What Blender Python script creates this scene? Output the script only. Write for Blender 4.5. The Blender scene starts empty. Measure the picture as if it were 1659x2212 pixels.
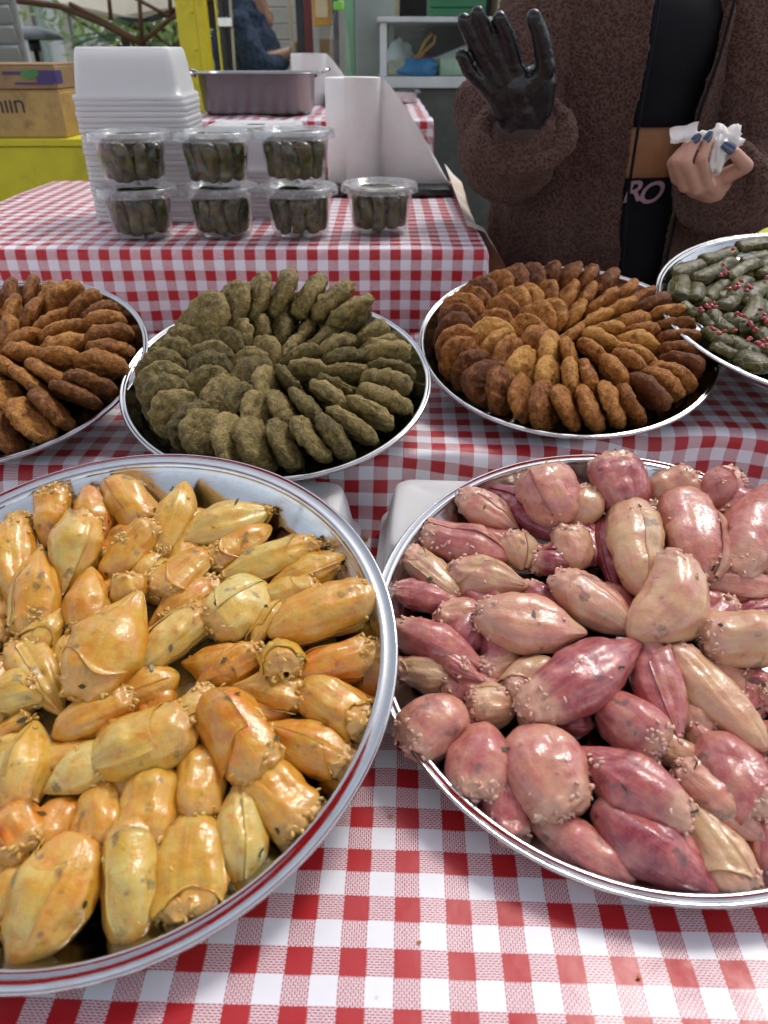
import bpy, bmesh, math, random
import numpy as np
from mathutils import Vector, Matrix

# ------------------------------------------------------------------ camera, sky, sun, exposure
SC = bpy.context.scene
COL = SC.collection
PITCH, EYE = 0.5675, 0.512            # table top of the front table is z = 0, floor is z = FLOOR
FLOOR = -0.76
cam_d = bpy.data.cameras.new('camera')
cam = bpy.data.objects.new('camera', cam_d); COL.objects.link(cam)
cam.location = (0, 0, EYE); cam.rotation_euler = (math.pi / 2 - PITCH, 0, 0)
cam_d.sensor_fit = 'VERTICAL'; cam_d.sensor_height = 36.0; cam_d.lens = 2365 / 3333 * 36.0
cam_d.clip_start = 0.02; cam_d.clip_end = 400
cam_d.dof.use_dof = True; cam_d.dof.focus_distance = 0.80; cam_d.dof.aperture_fstop = 7.0
SC.camera = cam
W = bpy.data.worlds.new('World'); SC.world = W; W.use_nodes = True
_n = W.node_tree.nodes; _l = W.node_tree.links
for x in list(_n): _n.remove(x)
_sky = _n.new('ShaderNodeTexSky'); _sky.sky_type = 'NISHITA'; _sky.sun_disc = False
SUN_EL, SUN_ROT = math.radians(54), math.radians(38)
_sky.sun_elevation = SUN_EL; _sky.sun_rotation = SUN_ROT; _sky.air_density = 1.0; _sky.dust_density = 1.2; _sky.ozone_density = 0.6
_bg = _n.new('ShaderNodeBackground'); _bg.inputs[1].default_value = 0.15
_hs = _n.new('ShaderNodeHueSaturation'); _hs.inputs['Saturation'].default_value = .40; _l.new(_sky.outputs[0], _hs.inputs['Color'])   # thin overcast
_o = _n.new('ShaderNodeOutputWorld'); _l.new(_hs.outputs[0], _bg.inputs[0]); _l.new(_bg.outputs[0], _o.inputs[0])
sd = bpy.data.lights.new('sun', 'SUN'); sd.energy = 1.0; sd.angle = math.radians(14); sd.color = (1.0, 0.95, 0.88)
sun = bpy.data.objects.new('sun', sd); COL.objects.link(sun)
_sv = Vector((math.sin(SUN_ROT) * math.cos(SUN_EL), math.cos(SUN_ROT) * math.cos(SUN_EL), math.sin(SUN_EL)))
sun.rotation_euler = _sv.to_track_quat('Z', 'Y').to_euler()
SC.view_settings.view_transform = 'Standard'; SC.view_settings.look = 'None'
SC.view_settings.exposure = 0.78; SC.view_settings.gamma = 1.0
SC.cycles.max_bounces = 7; SC.cycles.diffuse_bounces = 3; SC.cycles.glossy_bounces = 3; SC.cycles.transparent_max_bounces = 16; SC.cycles.transmission_bounces = 4
SC.cycles.use_adaptive_sampling = True; SC.cycles.adaptive_threshold = .04
SC.cycles.use_denoising = True
SC.cycles.caustics_reflective = False; SC.cycles.caustics_refractive = False

# ------------------------------------------------------------------ helpers
FD = 1569.4; CX, CY = 829.5, 1106.0
CP, SP = math.cos(PITCH), math.sin(PITCH)
CAMP = np.array([0, 0, EYE])
def ray(x, y):
    u = (x - CX) / FD; v = (y - CY) / FD
    return np.array([u, CP - v * SP, -(SP + v * CP)])
def atY(x, y, Y): r = ray(x, y); return CAMP + r * (Y / r[1])
def atZ(x, y, z): r = ray(x, y); return CAMP + r * ((z - EYE) / r[2])
def depth(P): return P[1] * CP - (P[2] - EYE) * SP

def mesh_obj(name, verts, faces, mat=None, parent=None, smooth=True, uv=None, attr=None):
    me = bpy.data.meshes.new(name)
    me.from_pydata([tuple(map(float, v)) for v in verts], [], [tuple(int(i) for i in f) for f in faces])
    if uv is not None:
        ul = me.uv_layers.new(name='UVMap')
        idx = np.empty(len(me.loops), dtype=np.int32); me.loops.foreach_get('vertex_index', idx)
        ul.data.foreach_set('uv', np.asarray(uv, dtype=np.float32)[idx].ravel())
    if attr:
        for k, a in attr.items():
            at = me.attributes.new(k, 'FLOAT', 'POINT'); at.data.foreach_set('value', np.asarray(a, dtype=np.float32))
    if smooth: me.polygons.foreach_set('use_smooth', [True] * len(me.polygons))
    me.update()
    return link(name, me, mat, parent)
def link(name, me, mat=None, parent=None):
    o = bpy.data.objects.new(name, me); COL.objects.link(o)
    if mat is not None and len(me.materials) == 0: me.materials.append(mat)
    if parent is not None: o.parent = parent
    return o
def empty(name, loc=(0, 0, 0), mat=None):
    o = bpy.data.objects.new(name, None); COL.objects.link(o); o.empty_display_size = .05
    if mat is not None: o.matrix_world = mat
    else: o.location = loc
    return o
def tag(o, label=None, cat=None, group=None, kind=None):
    if label: o['label'] = label
    if cat: o['category'] = cat
    if group: o['group'] = group
    if kind: o['kind'] = kind
    return o
def grid_faces(nu, nv, wrap_v=False, off=0):
    f = []
    for i in range(nu - 1):
        for j in range(nv if wrap_v else nv - 1):
            a = i * nv + j; b = i * nv + (j + 1) % nv
            f.append((off + a, off + b, off + b + nv, off + a + nv))
    return f
class MB:
    """collects simple pieces into one mesh"""
    def __init__(s): s.v = []; s.f = []
    def add(s, v, f):
        o = len(s.v); s.v += [tuple(map(float, p)) for p in v]; s.f += [tuple(int(i) + o for i in q) for q in f]; return s
    def box(s, x0, x1, y0, y1, z0, z1, bev=0.0, M=None):
        if bev > 0:
            bm = bmesh.new(); bmesh.ops.create_cube(bm, size=1.0)
            for v in bm.verts: v.co = Vector(((x0 + x1) / 2 + v.co.x * (x1 - x0), (y0 + y1) / 2 + v.co.y * (y1 - y0), (z0 + z1) / 2 + v.co.z * (z1 - z0)))
            bmesh.ops.bevel(bm, geom=bm.edges[:], offset=bev, segments=2, affect='EDGES', profile=.6)
            bm.verts.index_update()
            v = [tuple(q.co) for q in bm.verts]; f = [[q.index for q in g.verts] for g in bm.faces]; bm.free()
        else:
            v = [(x, y, z) for x in (x0, x1) for y in (y0, y1) for z in (z0, z1)]
            f = [(0, 1, 3, 2), (4, 6, 7, 5), (0, 4, 5, 1), (2, 3, 7, 6), (0, 2, 6, 4), (1, 5, 7, 3)]
        if M is not None: v = [tuple(M @ Vector(p)) for p in v]
        return s.add(v, f)
    def tube(s, pts, rad, n=10, cap=True):
        pts = [np.array(p, float) for p in pts]; m = len(pts)
        if np.isscalar(rad): rad = [rad] * m
        t0 = pts[1] - pts[0]; up = np.array([0, 0, 1.]) if abs(t0[2]) < .9 * np.linalg.norm(t0) else np.array([1., 0, 0])
        v = []; f = []
        for i, p in enumerate(pts):
            t = pts[min(i + 1, m - 1)] - pts[max(i - 1, 0)]; t /= np.linalg.norm(t) + 1e-12
            a = np.cross(up, t); a /= np.linalg.norm(a) + 1e-12; b = np.cross(t, a); up = b
            for k in range(n):
                w = 2 * math.pi * k / n; v.append(p + rad[i] * (math.cos(w) * a + math.sin(w) * b))
        f = [tuple(reversed(q)) for q in grid_faces(m, n, True)]
        if cap: f.append(tuple(range(n))); f.append(tuple(range((m - 1) * n + n - 1, (m - 1) * n - 1, -1)))
        return s.add(v, f)
    def lathe(s, prof, n=32, M=None, sx=1, sy=1):
        v = []
        for r, z in prof:
            for k in range(n):
                w = 2 * math.pi * k / n; v.append((r * math.cos(w) * sx, r * math.sin(w) * sy, z))
        if M is not None: v = [tuple(M @ Vector(p)) for p in v]
        return s.add(v, [tuple(reversed(q)) for q in grid_faces(len(prof), n, True)])
    def build(s, name, mat=None, parent=None, smooth=False):
        return mesh_obj(name, s.v, s.f, mat, parent, smooth)
def auto_smooth(o, ang=40):
    me = o.data; me.polygons.foreach_set('use_smooth', [True] * len(me.polygons))
    bm = bmesh.new(); bm.from_mesh(me); c = math.radians(ang)
    for e in bm.edges:
        e.smooth = not (len(e.link_faces) == 2 and e.calc_face_angle(0) > c)
    bm.to_mesh(me); bm.free(); return o

# ---- noise
_rs = np.random.RandomState(7); _PERM = _rs.permutation(4096); _VAL = _rs.rand(4096) * 2 - 1
def vnoise(p, seed=0):
    p = np.asarray(p, float); i = np.floor(p).astype(np.int64); f = p - i; f = f * f * f * (f * (f * 6 - 15) + 10)
    def h(dx, dy, dz):
        k = _PERM[(i[:, 0] + dx + seed * 17) & 4095]; k = _PERM[(k + i[:, 1] + dy) & 4095]; return _VAL[_PERM[(k + i[:, 2] + dz) & 4095]]
    x, y, z = f[:, 0], f[:, 1], f[:, 2]
    L = lambda a, b, t: a + (b - a) * t
    return L(L(L(h(0,0,0), h(1,0,0), x), L(h(0,1,0), h(1,1,0), x), y), L(L(h(0,0,1), h(1,0,1), x), L(h(0,1,1), h(1,1,1), x), y), z)
def fbm(p, seed=0, o=3, lac=2.1, gain=.5):
    p = np.asarray(p, float); a = 1; s = 0
    for k in range(o): s = s + a * vnoise(p, seed + k * 5); p = p * lac; a *= gain
    return s
def sstep(a, b, x): t = np.clip((x - a) / (b - a), 0, 1); return t * t * (3 - 2 * t)

# ---- organic bodies: union of tapered capsules, voxel remeshed into one skin
def capsule(p0, p1, r0, r1, n=14, flat=None):
    p0 = np.array(p0, float); p1 = np.array(p1, float); d = p1 - p0; L = np.linalg.norm(d)
    t = d / L if L > 1e-9 else np.array([0, 0, 1.])
    up = np.array([0, 0, 1.]) if abs(t[2]) < .9 else np.array([1., 0, 0])
    a = np.cross(up, t); a /= np.linalg.norm(a); b = np.cross(t, a)
    rings = []
    for k in range(5): w = math.pi / 2 * (1 - k / 4.0 * .98 - .0); rings.append((-r0 * math.sin(w), r0 * math.cos(w) + 1e-5))
    for k in range(5): w = math.pi / 2 * (k / 4.0 * .98); rings.append((L + r1 * math.sin(w), r1 * math.cos(w) + 1e-5))
    v = []
    for x, r in rings:
        for k in range(n):
            w = 2 * math.pi * k / n; q = p0 + t * x + r * (math.cos(w) * a + math.sin(w) * b)
            v.append(q)
    if flat is not None:   # squash around the segment's middle along a unit direction
        c = (p0 + p1) / 2; dr, k = np.array(flat[0], float), flat[1]; dr /= np.linalg.norm(dr)
        v = [q - dr * ((q - c) @ dr) * (1 - k) for q in v]
    f = [tuple(reversed(q)) for q in grid_faces(10, n, True)]
    f.append(tuple(range(n))); f.append(tuple(range(9 * n + n - 1, 9 * n - 1, -1)))
    return v, f
def blob(name, caps, voxel, mat, parent=None, smooth=6, disp=None, fac=.5):
    mb = MB()
    for c in caps:
        v, f = capsule(*c[:4], flat=c[4] if len(c) > 4 else None); mb.add(v, f)
    me = bpy.data.meshes.new('tmp'); me.from_pydata(mb.v, [], mb.f)
    t = bpy.data.objects.new('tmp', me); COL.objects.link(t)
    m = t.modifiers.new('r', 'REMESH'); m.mode = 'VOXEL'; m.voxel_size = voxel; m.use_smooth_shade = True
    if smooth: s = t.modifiers.new('s', 'SMOOTH'); s.factor = fac; s.iterations = smooth
    dg = bpy.context.evaluated_depsgraph_get(); dg.update()
    out = bpy.data.meshes.new_from_object(t.evaluated_get(dg))
    bpy.data.objects.remove(t); bpy.data.meshes.remove(me)
    out.name = name
    if disp is not None:
        n = len(out.vertices); co = np.empty(n * 3); out.vertices.foreach_get('co', co); co = co.reshape(-1, 3)
        no = np.empty(n * 3); out.vertices.foreach_get('normal', no); no = no.reshape(-1, 3)
        co = disp(co, no); out.vertices.foreach_set('co', co.ravel())
    out.polygons.foreach_set('use_smooth', [True] * len(out.polygons)); out.update()
    return link(name, out, mat, parent)

# ------------------------------------------------------------------ materials
class NT:
    def __init__(s, name):
        s.m = bpy.data.materials.new(name); s.m.use_nodes = True; s.t = s.m.node_tree; s.n = s.t.nodes; s.l = s.t.links
        for x in list(s.n): s.n.remove(x)
        s.out = s.n.new('ShaderNodeOutputMaterial')
    def put(s, sock, v):
        if isinstance(v, bpy.types.NodeSocket): s.l.new(v, sock)
        elif v is not None:
            if sock.type == 'RGBA' and not np.isscalar(v) and len(v) == 3: v = (*v, 1)
            sock.default_value = v
    def N(s, t, **kw):
        n = s.n.new('ShaderNode' + t)
        for k, v in kw.items():
            if k.startswith('_'): setattr(n, k[1:], v)
            else: s.put(n.inputs[k.replace('__', ' ')], v)
        return n
    def math(s, op, a, b=None, c=None, clamp=False):
        n = s.n.new('ShaderNodeMath'); n.operation = op; n.use_clamp = clamp
        for i, v in enumerate((a, b, c)):
            if v is not None: s.put(n.inputs[i], v)
        return n.outputs[0]
    def mix(s, f, a, b, mode='MIX'):
        n = s.n.new('ShaderNodeMix'); n.data_type = 'RGBA'; n.blend_type = mode; n.clamp_factor = True
        s.put(n.inputs[0], f); s.put(n.inputs[6], a); s.put(n.inputs[7], b); return n.outputs[2]
    def noise(s, scale, detail=3, rough=.55, vec=None, dist=0.0, col=False):
        n = s.n.new('ShaderNodeTexNoise'); n.inputs['Scale'].default_value = scale; n.inputs['Detail'].default_value = detail
        n.inputs['Roughness'].default_value = rough; n.inputs['Distortion'].default_value = dist
        if vec is not None: s.l.new(vec, n.inputs['Vector'])
        return n.outputs['Color' if col else 'Fac']
    def voro(s, scale, vec=None, feat='F1', out='Distance', rand=1.0):
        n = s.n.new('ShaderNodeTexVoronoi'); n.feature = feat; n.inputs['Scale'].default_value = scale; n.inputs['Randomness'].default_value = rand
        if vec is not None: s.l.new(vec, n.inputs['Vector'])
        return n.outputs[out]
    def ramp(s, f, *st):
        n = s.n.new('ShaderNodeValToRGB'); e = n.color_ramp.elements
        while len(e) < len(st): e.new(.5)
        for i, (p, c) in enumerate(st):
            e[i].position = p; e[i].color = (c, c, c, 1) if np.isscalar(c) else (*c, 1)
        s.put(n.inputs[0], f); return n.outputs[0]
    def coord(s, k='Object'): return s.n.new('ShaderNodeTexCoord').outputs[k]
    def mapping(s, vec, scale=(1, 1, 1), rot=(0, 0, 0), loc=(0, 0, 0)):
        n = s.n.new('ShaderNodeMapping'); s.l.new(vec, n.inputs[0]); s.put(n.inputs['Scale'], scale); s.put(n.inputs['Rotation'], rot); s.put(n.inputs['Location'], loc); return n.outputs[0]
    def attr(s, name, obj=False):
        n = s.n.new('ShaderNodeAttribute'); n.attribute_name = name; n.attribute_type = 'OBJECT' if obj else 'GEOMETRY'; return n.outputs['Fac']
    def rand(s): return s.n.new('ShaderNodeObjectInfo').outputs['Random']
    def offs(s, vec, k=30.0):
        """object coordinates shifted per object, so copies differ"""
        n = s.n.new('ShaderNodeVectorMath'); n.operation = 'ADD'; s.l.new(vec, n.inputs[0])
        c = s.n.new('ShaderNodeCombineXYZ'); r = s.math('MULTIPLY', s.rand(), k)
        for i in range(3): s.l.new(r, c.inputs[i])
        s.l.new(c.outputs[0], n.inputs[1]); return n.outputs[0]
    def bump(s, h, strength=.3, dist=.002, nrm=None):
        n = s.n.new('ShaderNodeBump'); n.inputs['Strength'].default_value = strength; n.inputs['Distance'].default_value = dist
        s.l.new(h, n.inputs['Height'])
        if nrm is not None: s.l.new(nrm, n.inputs['Normal'])
        return n.outputs[0]
    def bsdf(s, **kw):
        n = s.n.new('ShaderNodeBsdfPrincipled')
        names = dict(col='Base Color', rough='Roughness', metal='Metallic', spec='Specular IOR Level', normal='Normal', sss='Subsurface Weight', sssr='Subsurface Radius', ssss='Subsurface Scale',
                     coat='Coat Weight', coatr='Coat Roughness', sheen='Sheen Weight', sheenr='Sheen Roughness', sheent='Sheen Tint', trans='Transmission Weight', ior='IOR', alpha='Alpha', em='Emission Color', ems='Emission Strength')
        for k, v in kw.items(): s.put(n.inputs[names[k]], v)
        return n.outputs[0]
    def done(s, sh): s.l.new(sh, s.out.inputs['Surface']); return s.m

def simple(name, col, rough=.5, metal=0, vary=.15, scale=8, bump=0.0, bscale=60, spec=.5, coat=0, dirt=None):
    t = NT(name); c = t.coord(); n = t.noise(scale, 4, .6, c)
    a = tuple(x * (1 - vary) for x in col); b = tuple(min(1, x * (1 + vary)) for x in col)
    cc = t.mix(t.ramp(n, (.3, 0.), (.7, 1.)), a, b)
    if dirt: cc = t.mix(t.ramp(t.noise(scale * 2.3, 5, .7, c), (.52, 0.), (.75, dirt[1])), cc, dirt[0])
    r = t.math('ADD', rough - .06, t.math('MULTIPLY', t.noise(scale * 3, 3, .6, c), .12))
    kw = dict(col=cc, rough=r, metal=metal, spec=spec, coat=coat)
    if bump: kw['normal'] = t.bump(t.noise(bscale, 4, .6, c), bump, .004)
    return t.done(t.bsdf(**kw))

RED = (.42, .016, .020); WHITE = (.80, .80, .82)
def gingham():
    t = NT('red_white_gingham_vinyl')
    uv = t.N('UVMap', _uv_map='UVMap').outputs[0]; sep = t.N('SeparateXYZ', Vector=uv); u, k = sep.outputs[0], sep.outputs[1]
    fl = lambda x: t.math('FLOOR', x)
    par = lambda x: t.math('MODULO', t.math('ADD', fl(x), 4000.0), 2.0)     # 0 = even
    pu, pk = par(u), par(k)
    def dash(along, across):
        a = t.math('MULTIPLY', across, 11.0); row = t.math('MODULO', t.math('ADD', fl(a), 44000.0), 2.0)
        line = t.math('LESS_THAN', t.math('FRACT', a), .60)
        b = t.math('ADD', t.math('MULTIPLY', along, 5.0), t.math('MULTIPLY', row, .5))
        return t.math('MULTIPLY', line, t.math('LESS_THAN', t.math('FRACT', t.math('ADD', b, 5000.0)), .84))
    eu = t.math('SUBTRACT', 1.0, pu); ek = t.math('SUBTRACT', 1.0, pk)
    solid = t.math('MULTIPLY', eu, ek)
    hor = t.math('MULTIPLY', t.math('MULTIPLY', pu, ek), dash(u, k))
    ver = t.math('MULTIPLY', t.math('MULTIPLY', eu, pk), dash(k, u))
    red = t.math('ADD', solid, t.math('ADD', hor, ver), clamp=True)
    c = t.coord(); n = t.noise(2.2, 5, .65, c)
    rr = t.mix(t.ramp(n, (.3, 0.), (.7, 1.)), (.38, .013, .019), (.46, .018, .024))
    ww = t.mix(t.ramp(t.noise(5, 6, .7, c), (.38, 0.), (.7, 1.)), (.75, .76, .80), (.81, .82, .86))
    ww = t.mix(t.ramp(t.noise(140, 3, .6, c), (.70, 0.), (.74, .35)), ww, (.35, .30, .25))
    col = t.mix(red, ww, rr)
    sm = t.ramp(t.noise(17, 6, .7, c), (.45, 0.), (.65, 1.))
    rough = t.math('ADD', .30, t.math('MULTIPLY', sm, .22))
    wv = t.N('TexWave', _wave_type='BANDS', _bands_direction='DIAGONAL', Scale=520.0, Distortion=1.2).outputs['Fac']
    b2 = t.bump(t.math('ADD', t.math('MULTIPLY', t.noise(30, 3, .6, c), 1.0), t.math('MULTIPLY', wv, .05)), .30, .0024)
    return t.done(t.bsdf(col=col, rough=rough, spec=.42, normal=b2))

def steel(name, base=.56, rough=.11, stain=.0):
    t = NT(name); c = t.coord()
    sep = t.N('SeparateXYZ', Vector=c)
    ang = t.math('ARCTAN2', sep.outputs[1], sep.outputs[0])
    rad = t.math('SQRT', t.math('ADD', t.math('POWER', sep.outputs[0], 2.0), t.math('POWER', sep.outputs[1], 2.0)))
    comb = t.N('CombineXYZ', X=t.math('MULTIPLY', ang, 2.0), Y=t.math('MULTIPLY', rad, 260.0), Z=sep.outputs[2]).outputs[0]
    br = t.noise(3.0, 4, .6, comb)
    bl = t.noise(16, 5, .65, c); sm = t.ramp(t.noise(60, 5, .7, c), (.5, 0.), (.72, 1.))
    col = t.mix(bl, (base * .82,) * 3, (base, base * 1.0, base * 1.01))
    col = t.mix(t.math('MULTIPLY', sm, .25), col, (.30, .28, .26))
    r = t.math('ADD', t.math('ADD', rough - .05, t.math('MULTIPLY', br, .08)), t.math('MULTIPLY', sm, .10))
    sc = t.noise(34, 2, .5, t.mapping(c, (1, 14, 1), (0, 0, .7)))
    nb = t.bump(t.math('ADD', br, t.ramp(sc, (.70, 0.), (.73, .6))), .12, .0006)
    return t.done(t.bsdf(col=col, rough=r, metal=1.0, normal=nb))

def onion_mat(kind):
    t = NT('stuffed_onion_skin_' + kind); c0 = t.coord(); c = t.offs(c0)
    uv = t.N('UVMap', _uv_map='UVMap').outputs[0]; uvo = t.offs(uv, 11.0)
    tone = t.attr('tone', True); fill = t.attr('fill')
    n1 = t.noise(62, 4, .60, c); n2 = t.noise(95, 3, .6, t.mapping(c, loc=(7, 3, 1))); n3 = t.noise(420, 2, .6, c)
    tn = t.math('ADD', tone, t.math('MULTIPLY', t.math('SUBTRACT', n1, .5), 1.15), clamp=True)
    if kind == 'yellow':
        col = t.ramp(tn, (.0, (.62, .48, .14)), (.35, (.62, .36, .050)), (.7, (.60, .25, .018)), (1., (.57, .13, .005)))
        fib = (.62, .46, .16); fibd = (.36, .16, .016); veg = (.065, .068, .045); fillc = (.60, .40, .11); fill2 = (.54, .22, .03)
        col = t.mix(t.ramp(n2, (.55, 0.), (.74, .65)), col, (.57, .13, .004)); col = t.mix(t.ramp(n2, (.24, .5), (.44, 0.)), col, (.58, .43, .16))
    else:
        col = t.ramp(tn, (.0, (.59, .37, .19)), (.3, (.57, .27, .18)), (.6, (.45, .13, .12)), (.85, (.29, .048, .062)), (1., (.20, .015, .033)))
        fib = (.60, .38, .29); fibd = (.30, .075, .07); veg = (.095, .08, .07); fillc = (.60, .36, .28); fill2 = (.54, .27, .14)
        col = t.mix(t.ramp(n2, (.56, 0.), (.76, .5)), col, (.54, .22, .10)); col = t.mix(t.ramp(n2, (.24, .4), (.44, 0.)), col, (.52, .27, .22))
    fb = t.noise(1.0, 3, .6, t.mapping(uvo, (1.3, 40, 1)))      # fibres along the length
    col = t.mix(t.ramp(fb, (.52, 0.), (.82, .30)), col, fib)
    col = t.mix(t.ramp(fb, (.22, .25), (.46, 0.)), col, fibd)
    vg = t.math('MULTIPLY', t.ramp(t.noise(62, 2, .5, t.mapping(c, loc=(1, 9, 4))), (.63, 0.), (.70, 1.)), t.ramp(n3, (.30, .4), (.50, 1.)))   # herbs showing through
    col = t.mix(t.math('MULTIPLY', vg, .65), col, veg)
    col = t.mix(fill, col, t.mix(n3, fillc, fill2))
    nb = t.bump(t.math('ADD', t.math('MULTIPLY', fb, .5), t.noise(190, 3, .6, c)), .34, .0026); cn = t.bump(t.noise(200, 3, .62, c), .26, .0024)
    n = t.bsdf(col=col, rough=t.math('ADD', t.math('MULTIPLY', n1, .25), .26), spec=.4, normal=nb, sss=.24, sssr=(1., .42, .16), ssss=.007, coat=.65, coatr=.06)
    t.l.new(cn, n.node.inputs['Coat Normal'])
    return t.done(n)

def grain_mat(name, c1, c2):
    t = NT(name); c = t.coord(); col = t.mix(t.ramp(t.noise(55, 3, .6, t.offs(c)), (.35, 0.), (.65, 1.)), c1, c2)
    return t.done(t.bsdf(col=col, rough=.25))

def patty_mat(name, dark, mid, lite, speck, speckc, tonek=.5):
    t = NT(name); c = t.offs(t.coord()); tone = t.attr('tone', True)
    n0 = t.noise(150, 5, .72, c); fine = t.noise(520, 3, .65, c)
    n = t.math('ADD', t.math('ADD', t.math('MULTIPLY', n0, .75), t.math('MULTIPLY', fine, .25)), t.math('MULTIPLY', t.math('SUBTRACT', tone, .5), tonek))
    col = t.ramp(n, (.34, dark), (.50, mid), (.66, lite))
    br = t.ramp(t.noise(70, 3, .6, c, .5), (.55, 0.), (.70, 1.)); col = t.mix(t.math('MULTIPLY', br, .75), col, tuple(x * .5 for x in dark))
    sp = t.ramp(t.noise(260, 2, .5, t.mapping(c, loc=(3, 1, 2))), (.62, 0.), (.70, 1.))
    col = t.mix(t.math('MULTIPLY', sp, speck), col, speckc)
    pits = t.ramp(fine, (.30, 1.), (.44, 0.)); col = t.mix(t.math('MULTIPLY', pits, .75), col, tuple(x * .3 for x in dark))
    nb = t.bump(t.math('ADD', n0, t.math('MULTIPLY', fine, .8)), .95, .0036)
    rough = t.math('ADD', .38, t.math('MULTIPLY', n0, .25))
    return t.done(t.bsdf(col=col, rough=rough, spec=.35, normal=nb))

def leaf_roll_mat():
    t = NT('vine_leaf'); c0 = t.coord(); c = t.offs(c0)
    col = t.ramp(t.noise(90, 4, .6, c), (.30, (.014, .012, .002)), (.5, (.048, .041, .004)), (.72, (.11, .088, .010)))
    vein = t.ramp(t.voro(48, c, 'DISTANCE_TO_EDGE'), (.0, 1.), (.05, 0.)); col = t.mix(t.math('MULTIPLY', vein, .5), col, (.26, .24, .08))
    nb = t.bump(t.math('ADD', t.math('MULTIPLY', vein, .35), t.noise(170, 3, .6, c)), .35, .0030)
    r = t.math('ADD', .32, t.math('MULTIPLY', t.noise(60, 3, .6, c), .25))
    return t.done(t.bsdf(col=col, rough=r, spec=.35, normal=nb))

def clear_plastic(name, tint=(.93, .95, .95), haze=.10):
    t = NT(name); c = t.coord()
    lw = t.math('POWER', t.N('LayerWeight', Blend=.5).outputs['Facing'], 3.5)
    nb = t.bump(t.noise(90, 2, .6, c), .25, .0018)
    gl = t.N('BsdfGlossy', Color=(1, 1, 1), Roughness=.07, Normal=nb).outputs[0]; tr = t.N('BsdfTransparent', Color=tint).outputs[0]
    df = t.N('BsdfTranslucent', Color=(.85, .88, .88)).outputs[0]; d2 = t.N('BsdfDiffuse', Color=(.8, .82, .82)).outputs[0]
    dd = t.N('MixShader', Fac=.5); t.l.new(df, dd.inputs[1]); t.l.new(d2, dd.inputs[2])
    h = t.math('ADD', haze * .5, t.math('MULTIPLY', t.ramp(t.noise(40, 4, .6, c), (.45, 0.), (.75, 1.)), haze))
    m1 = t.N('MixShader', Fac=h); t.l.new(tr, m1.inputs[1]); t.l.new(dd.outputs[0], m1.inputs[2])
    m2 = t.N('MixShader', Fac=t.math('ADD', .022, t.math('MULTIPLY', lw, .55), clamp=True)); t.l.new(m1.outputs[0], m2.inputs[1]); t.l.new(gl, m2.inputs[2])
    return t.done(m2.outputs[0])

def milky_plastic():
    t = NT('milky_polypropylene'); c = t.coord(); n = t.noise(9, 3, .5, c)
    col = t.mix(n, (.90, .91, .91), (.94, .94, .93))
    p = t.bsdf(col=col, rough=.26, spec=.5, sss=.0); tl = t.N('BsdfTranslucent', Color=(.86, .87, .86)).outputs[0]
    tp = t.N('BsdfTransparent', Color=(.95, .96, .96)).outputs[0]
    m = t.N('MixShader', Fac=.40); t.l.new(p, m.inputs[1]); t.l.new(tl, m.inputs[2])
    m2 = t.N('MixShader', Fac=.14); t.l.new(m.outputs[0], m2.inputs[1]); t.l.new(tp, m2.inputs[2])
    return t.done(m2.outputs[0])

def fleece_mat():
    t = NT('brown_teddy_fleece'); c = t.coord()
    v = t.voro(200, c, 'F1'); n = t.noise(170, 3, .7, c, .8)
    h = t.math('ADD', t.math('MULTIPLY', n, .9), t.math('MULTIPLY', v, .8))
    big = t.noise(7, 3, .6, c)
    col = t.ramp(h, (.35, (.026, .012, .009)), (.72, (.075, .040, .031)), (1., (.135, .080, .064)))
    col = t.mix(t.math('MULTIPLY', big, .35), col, (.030, .015, .013))
    nb = t.bump(t.math('ADD', h, t.math('MULTIPLY', t.noise(420, 2, .7, c), .35)), .85, .005)
    return t.done(t.bsdf(col=col, rough=.95, spec=.08, sheen=.22, sheenr=.5, sheent=(.55, .38, .32), normal=nb))

def skin_mat(name, a, b):
    t = NT(name); c = t.coord()
    col = t.mix(t.ramp(t.noise(24, 4, .6, c), (.35, 0.), (.68, 1.)), a, b)
    nb = t.bump(t.noise(300, 3, .6, c), .25, .0010)
    return t.done(t.bsdf(col=col, rough=.45, spec=.4, sss=.18, sssr=(1, .35, .2), ssss=.006, normal=nb))

M = {}
M['gingham'] = gingham()
M['steel'] = steel('brushed_stainless_steel')
M['alu'] = steel('dull_aluminium', .5, .34)
M['onion_yellow'] = onion_mat('yellow'); M['onion_pink'] = onion_mat('pink')
M['rice_yellow'] = grain_mat('yellow_rice', (.64, .45, .14), (.58, .30, .05)); M['rice_pink'] = grain_mat('pink_rice', (.66, .42, .34), (.60, .34, .23))
M['herb'] = simple('cooked_herb', (.045, .055, .02), .4, scale=60, vary=.5)
M['patty_green'] = patty_mat('green_herb_patty', (.070, .055, .014), (.215, .160, .044), (.40, .30, .11), .55, (.46, .28, .09))
M['patty_gold'] = patty_mat('golden_fried_patty', (.14, .038, .006), (.42, .15, .024), (.66, .33, .070), .3, (.12, .08, .02), .55)
M['patty_brown'] = patty_mat('brown_fried_patty', (.13, .040, .007), (.40, .155, .026), (.64, .33, .080), .4, (.10, .06, .015), .4)
M['vine'] = leaf_roll_mat()
M['clear'] = clear_plastic('clear_plastic', (.97, .98, .98), .010); M['glass'] = clear_plastic('case_glass', (.90, .94, .93), .03)
M['milky'] = milky_plastic()
M['fleece'] = fleece_mat()
M['skin'] = skin_mat('skin', (.47, .25, .17), (.60, .33, .24)); M['skin_tan'] = skin_mat('tanned_skin', (.36, .16, .065), (.42, .20, .09))
M['paper'] = simple('white_paper', (.80, .77, .73), .85, vary=.05, scale=14, bump=.25, bscale=180, spec=.2)
M['black'] = simple('black_cloth', (.006, .006, .008), .85, vary=.4, bump=.3, bscale=300, spec=.2)
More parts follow.
